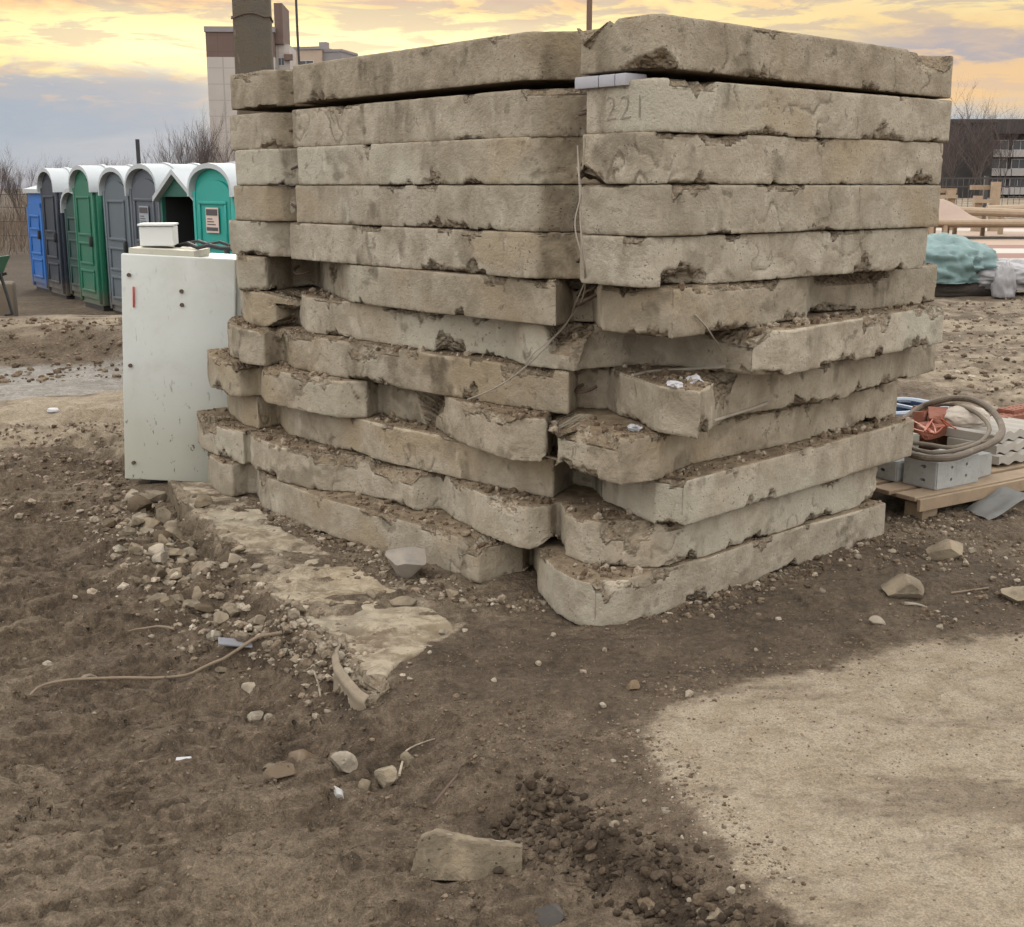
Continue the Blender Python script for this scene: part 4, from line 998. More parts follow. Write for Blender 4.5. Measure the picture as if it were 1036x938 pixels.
for yy in (-.2, .2): MB().tube([(-.62, yy * .3, .16), (0, yy, .31), (.36, yy * 1.3, .43)], .016, 8).build('handle', M_BLACK, o, True)
q = at(0, 280, 16.5); tag(MB().box((q.x - .15, 16.5, gz(q.x, 16.5) + .36), (.62, .5, .75), .05, Matrix.Rotation(.3, 3, 'Z')).build('wooden_crate', plain('muddy_brown_board', (.10, .078, .055), .9, .3, 3), None, True), 'muddy brown crate behind the wheelbarrow at the left edge', 'crate')

# ------------------------------------------------------------------ pallet with its load
zp = .125
A_ = gp(929, 503, zp); e1 = gp(1036, 482, zp) - A_; e1 /= np.linalg.norm(e1); e2 = np.array((-e1[1], e1[0]))
ang = math.atan2(e1[1], e1[0])
PX = lambda u_, v_, z_=0.0: Vector((A_[0] + e1[0] * u_ + e2[0] * v_, A_[1] + e1[1] * u_ + e2[1] * v_, z_))
RZm = Matrix.Rotation(ang, 3, 'Z')
def uv_of(px_, py_, z_):
    p_ = gp(px_, py_, z_) - A_; return float(p_ @ e1), float(p_ @ e2)
o = empty('wooden_pallet', PX(0, 0, 0), ang); tag(o, 'worn wooden pallet under blocks and scrap beside the slabs', 'pallet')
for i in range(6): MB().box((.60, .06 + i * .155, zp - .011), (1.24, .118, .022), .004).build('deck_board', M_WOOD, o)
for i in range(3): MB().box((.10 + i * .5, .45, zp - .033), (.10, .9, .020), .003).build('stringer_board', M_WOOD, o)
for i in range(3):
    for j in range(3): MB().box((.10 + i * .5, .06 + j * .385, (zp - .044) / 2 - .03), (.11, .11, zp - .044 + .055), .005).build('foot_block', M_WOOD, o)
MB().box((.6, -.02, zp - .035), (1.24, .02, .06), .003).build('edge_board', M_WOOD, o)
M_CBL = plain('grey_cinder', (.30, .30, .285), .92, .18, 12, (.20, .19, .17), bumpy=.004)
def holed_block(u_, v_, z_, L_, W_, H_, rz, label, holes, mat=M_CBL):
    t = empty('hollow_block', PX(u_, v_, z_), ang + rz); tag(t, label, 'concrete block', 'grey concrete blocks on the pallet')
    bm = bmesh.new(); bmesh.ops.create_cube(bm, size=1); bmesh.ops.transform(bm, matrix=Matrix.Translation((L_ / 2, W_ / 2, H_ / 2)) @ Matrix.Diagonal((L_, W_, H_, 1)), verts=bm.verts)
    bmesh.ops.bevel(bm, geom=bm.edges[:], offset=.006, segments=2, affect='EDGES')
    me_ = bpy.data.meshes.new('block_body'); bm.to_mesh(me_); bm.free()
    bo = link('block_body', me_, mat)
    # round holes pressed into the faces: short dark sunk rings
    cut = bmesh.new()
    for (f_, a_, b_) in holes:
        if f_ == 'f': M_ = Matrix.Translation((a_ * L_, 0, b_ * H_)) @ Matrix.Rotation(math.pi / 2, 4, 'X')
        elif f_ == 's': M_ = Matrix.Translation((0, a_ * W_, b_ * H_)) @ Matrix.Rotation(math.pi / 2, 4, 'Y')
        else: M_ = Matrix.Translation((a_ * L_, b_ * W_, H_))
        sc_ = Matrix.Diagonal((1, 1, 1, 1)) if f_ != 's' else Matrix.Diagonal((1, 1.9, 1, 1))
        bmesh.ops.create_cone(cut, cap_ends=True, segments=14, radius1=.0085, radius2=.0085, depth=.09, matrix=M_ @ sc_)
    cm = bpy.data.meshes.new('c'); cut.to_mesh(cm); cut.free(); co = bpy.data.objects.new('c', cm); COL.objects.link(co); 
    md = bo.modifiers.new('b', 'BOOLEAN'); md.object = co; md.operation = 'DIFFERENCE'; md.solver = 'EXACT'
    dg = bpy.context.evaluated_depsgraph_get(); nm = bpy.data.meshes.new_from_object(bo.evaluated_get(dg)); bo.modifiers.clear(); bo.data = nm; nm.name = 'block_body'
    bpy.data.objects.remove(co); bo.parent = t; return t
u1, v1 = uv_of(939, 495, zp); u2, v2 = uv_of(986, 487, zp)
HB = .142
holed_block(u1, .035, zp, .33, .20, HB, 0.02, 'largest grey block with four round holes in its face, at the pallet corner', [('f', .34, .72), ('f', .34, .30), ('f', .68, .74), ('f', .68, .34), ('s', .4, .75), ('s', .4, .28), ('t', .3, .5)])
holed_block(u1 + .345, .09, zp, .17, .17, .115, .1, 'short plain grey block set back beside the holed block', [('t', .5, .5)])
holed_block(u1 - .02, .26, zp, .30, .17, .10, .05, 'low grey block behind the holed block at the left edge of the pallet', [('s', .5, .5)])
holed_block(u1 + .02, .40, zp + .10, .235, .16, .10, -.22, 'grey block with a slot in its top, lying tilted among the bricks', [('t', .5, .5), ('t', .42, .5), ('t', .58, .5)], plain('greenish_block', (.22, .215, .18), .9, .2, 10, bumpy=.003))
M_BRICK = plain('red_brick', (.18, .060, .035), .9, .3, 14, (.20, .12, .08), bumpy=.003)
BR = [(929, 444, .08, .5, 'upright', 'red brick standing on end behind the slotted block'), (941, 440, .12, .1, 'flat', 'red brick lying flat behind the slotted block'), (949, 428, .165, .7, 'flat', 'red brick topmost of the loose bricks'),
      (968, 440, .10, .3, 'flat', 'broken red brick under the pale sack'), (922, 438, .09, .9, 'flat', 'red brick against the slabs'), (938, 424, .12, 1.2, 'flat', 'red brick behind the pale sack')]
u_, v_ = uv_of(965, 440, zp + .05)
MB().box((PX(u_ + .05, v_ + .05, zp + .05)), (.66, .30, .10), .02, RZm).build('rubble_tray', plain('brick_dust', (.17, .09, .06), .95, .3, 20, bumpy=.006), None)
ob_ = bpy.data.objects['rubble_tray']; tag(ob_, 'low bed of brick dust and crumbs beneath the loose bricks', 'brick rubble')
for (pa, pb, z_, rz, kind_, lab) in BR:
    B_ = MB(); sz = (.20, .105, .062) if kind_ == 'flat' else (.10, .062, .15)
    B_.box((0, 0, sz[2] / 2), sz, .004)
    bmesh.ops.subdivide_edges(B_.bm, edges=[e_ for e_ in B_.bm.edges if e_.calc_length() > .03], cuts=5, use_grid_fill=True)
    V_ = np.array([q_.co[:] for q_ in B_.bm.verts]); nb_ = fbm(V_.astype(np.float32) + pa * .13, 22, 4, 5, .6)
    cn = np.array([R0.choice((-1, 1)) * .62, R0.choice((-1, 1)) * .5, .6]); dd_ = (V_ - np.array([0, 0, sz[2] / 2])) @ (cn / np.linalg.norm(cn)); th_ = np.quantile(dd_, .80)
    V_ = V_ - np.outer(np.maximum(dd_ - th_ + nb_ * .012, 0), cn / np.linalg.norm(cn)); V_ += (nb_ * .004)[:, None]
    for q_, c_ in zip(B_.bm.verts, V_): q_.co = c_
    bmesh.ops.transform(B_.bm, matrix=(Matrix.Rotation(rz, 3, 'Z') @ Matrix.Rotation(R0.uniform(-.25, .25), 3, 'X') @ Matrix.Rotation(R0.uniform(-.2, .2), 3, 'Y')).to_4x4(), verts=B_.bm.verts)
    u_, v_ = uv_of(pa, pb, zp + z_)
    bo = B_.build('red_brick', M_BRICK); bo.location = PX(u_, v_, zp + z_); bo.rotation_euler.z = ang; tag(bo, lab, 'brick', 'loose red bricks on the pallet')
# perforated red bricks at the back right
for i in range(3):
    u_, v_ = uv_of(1008 + 8 * i, 443 - 4 * i, zp + .07)
    holed = holed_block(u_, v_, zp + .07 + .02 * i, .25, .11, .07, .05 * i, ['front perforated red brick beneath the big hose loop', 'middle perforated red brick beneath the big hose loop', 'rear perforated red brick beneath the big hose loop'][i],
                        [('t', .15 + .17 * a_, .3) for a_ in range(5)] + [('t', .15 + .17 * a_, .7) for a_ in range(5)] + [('f', .2 + .2 * a_, .5) for a_ in range(4)], M_BRICK)
    holed.name = 'perforated_brick'; holed['category'] = 'brick'; holed['group'] = 'perforated red bricks'
# pale sack
def blob(name, c, size, mat, seed, wr=.12, flat=.0, res=5, parent=None):
    bm = bmesh.new(); bmesh.ops.create_icosphere(bm, subdivisions=res, radius=1.0)
    V_ = np.array([v_.co[:] for v_ in bm.verts]); n_ = V_.copy()
    ft = np.array([[v_.index for v_ in f_.verts] for f_ in bm.faces]); bm.free()
    d_ = 1 + wr * fbm(V_.astype(np.float32) * np.array([1, 1, 1.6], np.float32), 2.2, 4, seed, .55, True) + wr * .5 * fbm(V_.astype(np.float32), 1.2, 2, seed + 9)
    if wr > .13:
        q_ = V_.astype(np.float32) @ np.array([[.5, .9, .2], [-.9, .5, .1], [0, .3, 1.0]], np.float32) * np.array([.7, 2.6, 1.6], np.float32)
        d_ = d_ + wr * .95 * (1 - np.abs(fbm(q_, 1.3, 4, seed + 40, .6)) * 2.4)
    V_ = V_ * d_[:, None]; V_[:, 2] = np.where(V_[:, 2] < -flat, -flat + (V_[:, 2] + flat) * .1, V_[:, 2])
    V_ = V_ * np.array(size)
    o_ = link(name, mesh_from(name, V_, ft), mat, parent); o_.location = c; return o_
M_SACK = plain('dusty_white_sack', (.36, .31, .26), .85, .12, 6, (.34, .27, .21))
u_, v_ = uv_of(975, 434, zp + .13)
q = blob('sack', PX(u_, v_, zp + .19), (.15, .11, .065), M_SACK, 3, .10, .5); q.rotation_euler.z = ang; tag(q, 'crumpled pale sack lying on the bricks', 'sack')
# big hose loops
def spl(pl, n=8):
    P_ = [Vector(p_) for p_ in pl]; r = []
    for i in range(len(P_) - 1):
        p0, p1, p2, p3 = P_[max(i - 1, 0)], P_[i], P_[i + 1], P_[min(i + 2, len(P_) - 1)]
        for k_ in range(n):
            t_ = k_ / n
            r.append(.5 * ((2 * p1) + (p2 - p0) * t_ + (2 * p0 - 5 * p1 + 4 * p2 - p3) * t_ ** 2 + (3 * p1 - p0 - 3 * p2 + p3) * t_ ** 3))
    r.append(P_[-1]); return r
M_HOSE = plain('muddy_hose', (.105, .080, .058), .75, .3, 14, (.24, .19, .14))
def on(px_, py_, u_, v_): return None
def at_z(pl): return [Vector((*gp(a_, b_, z_), z_)) for a_, b_, z_ in pl]
HP = [(900, 440, .26), (915, 424, .30), (930, 413, .34), (945, 407, .38), (965, 403, .41), (985, 405, .42), (1003, 415, .40), (1013, 430, .36), (1012, 442, .33), (1000, 450, .31), (985, 456, .30), (968, 462, .30), (950, 464, .295), (930, 462, .29), (912, 456, .29), (895, 446, .29)]
tag(MB().tube(spl(at_z(HP)), .017, 10).build('thick_hose', M_HOSE, None, True), 'thick brown hose arching in a high loop over the pallet', 'hose')
HP = [(935, 413, .33), (955, 409, .36), (975, 412, .38), (992, 421, .36), (1001, 434, .34), (992, 447, .31), (970, 455, .295), (945, 458, .285), (925, 454, .285), (921, 448, .285), (940, 450, .285), (962, 453, .29), (982, 449, .30), (1004, 446, .32), (1010, 439, .34)]
tag(MB().tube(spl(at_z(HP)), .011, 10).build('rope_coil', plain('grey_brown_rope', (.15, .122, .092), .9, .25, 40, bumpy=.003), None, True), 'grey-brown rope coiled loosely around the blocks', 'rope')
HP = [(922, 460, .275), (940, 463, .276), (960, 460, .277), (972, 454, .29), (986, 449, .31)]
tag(MB().tube(spl(at_z(HP)), .006, 8).build('steel_cable', plain('grey_cable', (.16, .15, .14), .6), None, True), 'thin grey cable lying across the top of the holed block', 'cable')
rt_ = random.Random(4)
for i, lab in enumerate(('orange-red cable tangled over the loose bricks', 'second orange-red cable, tangled nearer the pale sack')):
    HP = [(928 + i * 22 + rt_.uniform(-14, 20), 432 + rt_.uniform(-10, 10), .31 + rt_.uniform(-.02, .04)) for _ in range(9)]
    tag(MB().tube(spl(at_z(HP)), .0042, 6).build('tangled_cable', plain('orange_red_sheath', (.33, .075, .035), .6, .25, 12, (.2, .13, .09)), None, True), lab, 'cable', 'orange-red cables on the pallet')
# wavy pale tiles at the right
uT, vT = uv_of(1010, 474, zp)
M_TILE = plain('pale_grey_tile', (.31, .285, .25), .85, .15, 6, (.27, .23, .18))
for i in range(3):
    prof = []
    for k_ in range(49): prof.append((k_ / 48 * .55, .008 * math.sin(k_ * math.pi / 4.8) + .028))
    prof = [(0, 0)] + [(a_, b_ - .026) for a_, b_ in prof][1:-1] + [(.55, 0)] + [(a_, b_ + .016) for a_, b_ in prof[::-1]]
    B_ = MB(); B_.prism(prof, 0, .30)
    t = B_.build('roof_tile', M_TILE, None, True); t.location = PX(uT + .015 * i, vT + .03 * i, zp + .016 + .05 * i); t.rotation_euler.z = ang + .05 * i
    tag(t, ['lowest wavy pale tile of the stack at the right edge', 'middle wavy pale tile of the stack at the right edge', 'top wavy pale tile of the stack at the right edge'][i], 'roof tile', 'wavy pale tiles')
# blue tub
q = at(908, 420, 7.5); o = empty('plastic_tub', (q.x, 7.5, gz(q.x, 7.5)), .5); tag(o, 'open dark blue tub with a pale rim showing behind the bricks', 'tub')
MB().tube([(.27 * math.copysign(abs(math.cos(a)) ** .5, math.cos(a)), .2 * math.copysign(abs(math.sin(a)) ** .5, math.sin(a)), (at(912, 412, 7.5).z - gz(q.x, 7.5))) for a in np.linspace(0, 6.283, 28, endpoint=False)], .02, 8, True).build('rim', plain('pale_blue_rim', (.27, .31, .37), .5), o, True)
hz_ = (at(912, 412, 7.5).z - gz(q.x, 7.5))
B_ = MB(); B_.bx(-.26, -.24, -.19, .19, 0, hz_).bx(.24, .26, -.19, .19, 0, hz_).bx(-.238, .238, -.19, -.17, 0, hz_).bx(-.238, .238, .17, .19, 0, hz_).bx(-.238, .238, -.168, .168, 0, .03); B_.build('tub_wall', plain('dark_blue_tub', (.025, .05, .10), .5), o)
MB().box((0, 0, hz_ + .012), (.022, .38, .02), .004).build('crossbar', plain('pale_bar', (.28, .32, .38), .5), o)
# metal sheet
q0, q1, q2, q3 = [Vector((*gp(a_, b_, z_), z_)) for a_, b_, z_ in ((976, 516, .02), (1000, 527, .012), (1046, 501, .09), (1012, 493, .115))]
bm = bmesh.new(); nU, nV = 14, 10; grid = []
for i in range(nU + 1):
    row = []
    for j in range(nV + 1):
        a_, b_ = i / nU, j / nV
        p_ = q0.lerp(q3, a_).lerp(q1.lerp(q2, a_), b_); p_.z += .006 * math.sin(a_ * 7 + b_ * 3) + .004 * math.sin(b_ * 9)
        row.append(bm.verts.new(p_))
    grid.append(row)
for i in range(nU):
    for j in range(nV): bm.faces.new((grid[i][j], grid[i + 1][j], grid[i + 1][j + 1], grid[i][j + 1]))
r = bmesh.ops.solidify(bm, geom=bm.faces[:], thickness=.004); bmesh.ops.recalc_face_normals(bm, faces=bm.faces)
me_ = bpy.data.meshes.new('metal_sheet'); bm.to_mesh(me_); bm.free(); me_.polygons.foreach_set('use_smooth', np.full(len(me_.polygons), True)); me_.set_sharp_from_angle(angle=math.radians(40))
tag(link('metal_sheet', me_, plain('dusty_zinc', (.24, .235, .225), .5, .35, 9, (.19, .15, .11), metallic=.35)), 'dented grey metal sheet leaning against the pallet', 'metal sheet')

# ------------------------------------------------------------------ tarp heaps at the right
q = at(958, 290, 18.6)
o = tag(blob('dark_soil_heap', (q.x, 18.7, gz(q.x, 18.7) + .10), (1.0, .7, .34), plain('dark_heap', (.045, .035, .028), .95, .4, 5, bumpy=.03), 21, .10, .3), 'dark heap under the blue-green tarpaulin', 'heap')
o = blob('tarpaulin', (q.x - .18, 18.62, gz(q.x, 18.6) + .36), (.80, .70, .42), plain('blue_green_tarp', (.135, .205, .20), .6, .25, 4, (.075, .11, .11), dirt_amt=.4), 33, .17, .34)
tag(o, 'crumpled blue-green tarpaulin heaped behind the right end of the slabs', 'tarpaulin')
q = at(1020, 300, 18.2)
M_PLAST = plain('milky_plastic_film', (.25, .24, .245), .35, .35, 5, (.13, .12, .115), dirt_amt=.7)
o = blob('plastic_wrapped_bundle', (q.x + .15, 18.4, gz(q.x, 18.3) + .22), (.85, .5, .24), M_PLAST, 45, .16, .5); tag(o, 'bundle wrapped in milky plastic film right of the tarpaulin', 'bundle')
o = blob('plastic_film_scrap', (at(1015, 300, 17.7).x, 17.7, gz(at(1015, 300, 17.7).x, 17.7) + .15), (.13, .12, .30), M_PLAST, 55, .22, .4, 4); tag(o, 'loose upright twist of plastic film before the wrapped bundle', 'plastic film')

# ------------------------------------------------------------------ stones, rubble, sticks and scraps
bpy.context.view_layer.update()
DG = bpy.context.evaluated_depsgraph_get()
def ico(res):
    bm = bmesh.new(); bmesh.ops.create_icosphere(bm, subdivisions=res, radius=1.0)
    V_ = np.array([v_.co[:] for v_ in bm.verts]); F_ = np.array([[v_.index for v_ in f_.verts] for f_ in bm.faces]); bm.free(); return V_, F_
I1, I2, I3, I4 = ico(1), ico(2), ico(3), ico(4)
def rock_shape(seed, base, cuts=9, rough=.05):
    r_ = np.random.default_rng(seed); V_ = base[0].copy()
    for i in range(cuts):
        n_ = r_.normal(size=3); n_ /= np.linalg.norm(n_); d_ = r_.uniform(.44, .78)
        k_ = np.maximum(V_ @ n_ - d_, 0); V_ -= np.outer(k_, n_)
    V_ = V_ * (1 + rough * fbm(V_.astype(np.float32), 2.5, 4, seed, .6))[:, None]
    return V_
M_PALE = concrete_mat('pale_stone', (.50, .45, .38), (.34, .29, .23), soil=False)
M_DARKR = plain('dark_slate_stone', (.055, .049, .044), .95, .4, 14, (.10, .078, .055), bumpy=.003)
M_ORNG = concrete_mat('rusty_stone', (.25, .175, .11), (.17, .12, .078), soil=False)
M_BLUEG = concrete_mat('blue_grey_stone', (.38, .345, .30), (.25, .225, .19), soil=False)
CLODM = concrete_mat('dried_mud_lump', (.150, .110, .074), (.098, .070, .047), soil=False)
def stone(px_, py_, wpx, hpx, label, seed, mat=M_ROCK, name='stone', group=None, yaw=None, depth=.85, sink=.28, z=None, cat='stone', res=I4, cuts=10, rough=.06, tiltx=0.0, extra=5):
    """px_, py_ = where its foot meets the ground; width and height as seen"""
    z_ = 0.0
    for _ in range(4):
        x_, y_ = gp(px_, py_, z_); z_ = gz(x_, y_)
    dist = math.hypot(x_, y_); s = wpx / FPX * dist / 2 * 1.12; h = hpx / FPX * dist * 1.05
    me_ = mesh_from(name, rock_shape(seed, res, cuts + extra, rough * .45) * np.array((s, s * depth, h * .62)), res[1]); me_.polygons.foreach_set('use_smooth', np.full(len(me_.polygons), True)); me_.set_sharp_from_angle(angle=math.radians(18))
    o_ = link(name, me_, mat); o_.location = (x_, y_ + s * depth * .6, z_ + h * (.5 - sink)); r_ = random.Random(seed)
    o_.rotation_euler = (tiltx, r_.uniform(-.15, .15), r_.uniform(-.4, .4) if yaw is None else yaw)
    return tag(o_, label, cat, group)
stone(412, 590, 52, 42, 'large angular stone with a blue-grey broken face leaning on the bottom slab', 8, plain('grey_tan_stone', (.225, .195, .160), .9, .35, 9, (.165, .16, .165), bumpy=.004), sink=.10, cuts=13, rough=.03, yaw=.5)
stone(963, 566, 40, 26, 'pale lump of rubble below the metal sheet', 6, M_ROCK)
stone(912, 606, 46, 26, 'half-buried concrete lump right of the bottom slab', 7, M_ROCK, sink=.3, cuts=7)
stone(1040, 612, 50, 20, 'flat half-buried stone cut by the right edge', 8, M_ROCK)
stone(346, 786, 30, 24, 'pale pointed stone on top of the small white heap in the foreground', 9, M_PALE, sink=.1)
stone(390, 797, 28, 28, 'rounded brown stone right of the small white heap', 10, M_ROCK)
stone(367, 802, 22, 20, 'brown stone between the pointed stone and the rounded one', 11, M_ROCK)
stone(413, 780, 18, 20, 'narrow leaning stone beside the pale splinter', 12, M_ROCK, depth=.5)
stone(274, 778, 22, 12, 'low stone left of the brown strip', 13, M_ROCK)
stone(284, 790, 38, 16, 'wide mud-covered stone below the brown strip', 14, CLODM)
stone(340, 808, 24, 14, 'broken lump of white plaster in the foreground', 15, plain('white_plaster', (.40, .385, .37), .9, .2, 20, bumpy=.004), name='plaster_lump', cat='plaster')
stone(46, 652, 18, 15, 'single pale rounded stone at the left of the muddy ground', 16, M_PALE)
stone(90, 677, 20, 7, 'flat whitish chip on the mud above the branch', 17, M_PALE, cuts=6)
stone(252, 699, 16, 14, 'pale stone lying below the right end of the branch', 18, M_PALE)
stone(256, 727, 26, 10, 'flat whitish stone in the small cluster under the branch', 19, M_PALE)
stone(270, 719, 12, 10, 'small round white stone of the cluster under the branch', 20, M_PALE)
stone(640, 699, 20, 11, 'orange-brown stone on the dark soil in front of the stack', 21, M_ORNG)
stone(889, 632, 16, 9, 'whitish flat stone below the half-buried concrete lump', 22, M_PALE)
stone(622, 858, 13, 11, 'egg-shaped white pebble beside the dark clods', 23, M_PALE, cuts=2, rough=.02, extra=0)
stone(674, 823, 13, 8, 'yellowish pebble near the edge of the pale sand', 24, M_PALE)
stone(558, 922, 38, 22, 'dark slate-coloured stone stuck in the clods at the bottom', 25, M_DARKR, sink=.3, cuts=16, rough=.03, yaw=.6)
stone(657, 922, 28, 20, 'rusty brown stone in the clods at the bottom', 26, M_ORNG, sink=.3, cuts=12)
stone(722, 936, 40, 22, 'pale brown stone at the bottom end of the clods', 27, M_ROCK)
stone(404, 612, 34, 12, 'thin flat flake of concrete below the large angular stone', 28, M_ROCK, cuts=6)
stone(458, 606, 18, 14, 'small wedge of concrete right of the flat flake', 29, M_ROCK)
stone(375, 604, 16, 10, 'small flat chip left of the flat flake', 30, M_ROCK)
# the long lump of concrete in the foreground
x_, y_ = gp(471, 878, -.10); zl = gz(x_, y_)
B_ = MB(); B_.prism([(-.140, -.03), (.140, -.03), (.142, .060), (.02, .066), (-.085, .086), (-.122, .070)], 0, .09)
me_ = B_.build('raw', None).data; bpy.data.objects.remove(bpy.data.objects['raw'])
me2 = remeshed(me_, .004); P = get_v(me2); Nn = get_n(me2); P = P + Nn * (fbm(P, 18, 4, 7, .6) * .006)[:, None]
me2.vertices.foreach_set('co', P.ravel()); me2.polygons.foreach_set('use_smooth', np.full(len(me2.polygons), True)); me2.update(); me2.materials.clear(); me2.name = 'concrete_offcut'
o = link('concrete_offcut', me2, M_ROCK); zl = max(gz(x_ - .1, y_ + .03), gz(x_ + .1, y_ + .03), gz(x_, y_)); o.location = (x_, y_ + .01, zl + .006); o.rotation_euler = (math.radians(-22), math.radians(1), math.radians(-2)); tag(o, 'long pale concrete offcut half sunk in the mud in the foreground', 'concrete offcut')
# rubble heap at the edge of the pad: countable stones
HEAP = [(190, 566, 22), (172, 590, 26), (158, 606, 24), (212, 602, 24), (206, 622, 20), (236, 616, 22), (192, 632, 20), (250, 590, 20), (262, 604, 18), (226, 574, 24), (181, 574, 18), (204, 544, 22), (240, 562, 16), (216, 652, 15),
        (142, 520, 26), (152, 536, 22), (128, 545, 18), (164, 528, 18), (133, 512, 20), (150, 560, 22), (136, 575, 18), (178, 612, 22), (222, 636, 22), (246, 630, 18), (268, 622, 14), (200, 584, 26), (185, 550, 18), (226, 548, 16), (238, 584, 18),
        (280, 640, 14), (262, 646, 16), (246, 654, 14), (292, 650, 14), (306, 642, 13), (310, 660, 14), (298, 668, 16), (322, 650, 12), (330, 662, 12), (286, 662, 12), (238, 664, 16), (222, 668, 14), (168, 618, 16), (148, 590, 14), (120, 560, 14), (112, 535, 16)]
kinds = [(M_ROCK, 'dusty grey-brown rubble stone in the heap along the broken edge left of the stack', 'dusty rubble stones in the heap'), (M_PALE, 'pale rubble stone in the heap along the broken edge left of the stack', 'pale rubble stones in the heap'), (CLODM, 'brown earth-caked lump in the heap along the broken edge left of the stack', 'earthy lumps in the heap')]
rh = random.Random(31); line_ = [(122, 505), (140, 545), (165, 580), (190, 606), (225, 628), (262, 640), (300, 655), (335, 672)]
for _ in range(70):
    w_ = rh.random() * (len(line_) - 1.001); i = int(w_); t_ = w_ - i
    HEAP.append((line_[i][0] * (1 - t_) + line_[i + 1][0] * t_ + rh.gauss(8, 15), line_[i][1] * (1 - t_) + line_[i + 1][1] * t_ + rh.gauss(-4, 10), rh.choice((10, 12, 14, 17, 21, 25)) * (1 - .35 * w_ / 7)))
for i, (a_, b_, w_) in enumerate(HEAP):
    k_ = kinds[0 if i % 5 not in (3, 4) else (1 if i % 5 == 3 else 2)]
    stone(a_, b_, w_ * 1.05, w_ * R0.uniform(.55, .85), k_[1], 200 + i, k_[0], 'rubble_stone', k_[2], depth=R0.uniform(.6, 1.0), sink=.18, res=I3, cuts=9, tiltx=R0.uniform(-.5, .3))
PEB = [(697, 706, 11), (740, 906, 11), (752, 900, 7), (698, 914, 7), (22, 648, 7), (152, 632, 8), (128, 672, 6), (185, 668, 6), (96, 742, 5), (193, 745, 6), (240, 668, 8), (120, 598, 7), (75, 610, 7), (448, 643, 9), (612, 660, 8), (560, 645, 8), (590, 682, 8), (832, 600, 8), (868, 566, 8), (952, 638, 9), (905, 555, 8), (765, 656, 6), (500, 690, 7), (470, 640, 7), (434, 662, 6), (690, 850, 6), (720, 870, 7), (652, 812, 5), (330, 720, 8), (415, 690, 8), (545, 670, 8), (610, 715, 9), (580, 622, 9), (1005, 590, 8), (985, 560, 9), (788, 628, 7)]
for i, (a_, b_, w_) in enumerate(PEB):
    stone(a_, b_, w_, w_ * .7, 'small pale pebble lying loose on the dark soil around the stack', 400 + i, M_PALE, 'pebble', 'pale pebbles on the dark soil', sink=.15, res=I2, cuts=5, cat='pebble')

# gravel and clods nobody could count
def scatter(name, n, fn, smin, smax, mats, seed, cols, flat=.7):
    r_ = np.random.default_rng(seed)
    T_ = [rock_shape(900 + seed * 10 + i, I1 if name != 'soil_clods' else I2, 6, .12) for i in range(6)]; Ft = (I1 if name != 'soil_clods' else I2)[1]
    pos, sc = fn(r_, n); m_ = len(pos); z_, _ = ground(pos[:, 0], pos[:, 1])
    s = (smin * (smax / smin) ** (r_.random(m_) ** 2.2)) * sc
    Vs = np.empty((m_, len(T_[0]), 3)); 
    a = r_.uniform(0, 6.283, m_); ca_, sa_ = np.cos(a), np.sin(a); ty = r_.integers(0, 6, m_)
    stretch = r_.uniform(.7, 1.25, (m_, 3)) * np.array([1, 1, flat])
    for k_ in range(6):
        q_ = ty == k_; L_ = T_[k_][None] * (stretch[q_] * s[q_, None])[:, None, :]
        X_ = L_[..., 0] * ca_[q_, None] - L_[..., 1] * sa_[q_, None]; Y_ = L_[..., 0] * sa_[q_, None] + L_[..., 1] * ca_[q_, None]
        Vs[q_] = np.stack([X_, Y_, L_[..., 2]], -1)
    Vs += np.stack([pos[:, 0], pos[:, 1], z_ + s * .18], 1)[:, None, :]
    Fs = (Ft[None] + (np.arange(m_) * len(T_[0]))[:, None, None]).reshape(-1, 3)
    me_ = mesh_from(name, Vs.reshape(-1, 3), Fs, False)
    cl = np.array(cols)[r_.integers(0, len(cols), m_)] * r_.uniform(.75, 1.25, (m_, 1))
    at_ = me_.color_attributes.new('tint', 'FLOAT_COLOR', 'POINT'); at_.data.foreach_set('color', np.repeat(np.concatenate([cl, np.ones((m_, 1))], 1), len(T_[0]), 0).astype(np.float32).ravel())
    return tag(link(name, me_, mats), kind='stuff')
m, g, bb_ = new_mat('tinted_gravel'); v, _ = objvec(g, False)
c = g.new('ShaderNodeAttribute', attribute_name='tint').outputs['Color']
c = g.mix(g.step(g.noise(v, 60, 3, .7), .42, .62), c, g.mix(1.0, c, (.62, .58, .54), 'MULTIPLY')); g.put(bb_.inputs['Base Color'], c); bb_.inputs['Roughness'].default_value = .95; bb_.inputs['Specular IOR Level'].default_value = .2
bump(g, bb_, g.noise(v, 120, 3, .7), .5, .004); M_GRAV = m
STONEC = [(.25, .205, .155), (.30, .25, .19), (.20, .155, .112), (.17, .135, .10), (.34, .295, .235), (.15, .115, .082)]; MUDC = [(.115, .083, .056), (.095, .067, .044), (.14, .105, .072), (.16, .12, .085)]
def along(poly, wid):
    P_ = np.array([gp(a_, b_, -.05) for a_, b_ in poly])
    def fn(r_, n):
        sl = np.linalg.norm(np.diff(P_, axis=0), axis=1); i = r_.choice(len(sl), n, p=sl / sl.sum()); w = r_.random((n, 1))
        return P_[i] * (1 - w) + P_[i + 1] * w + r_.normal(0, wid, (n, 2)), np.ones(n)
    return fn
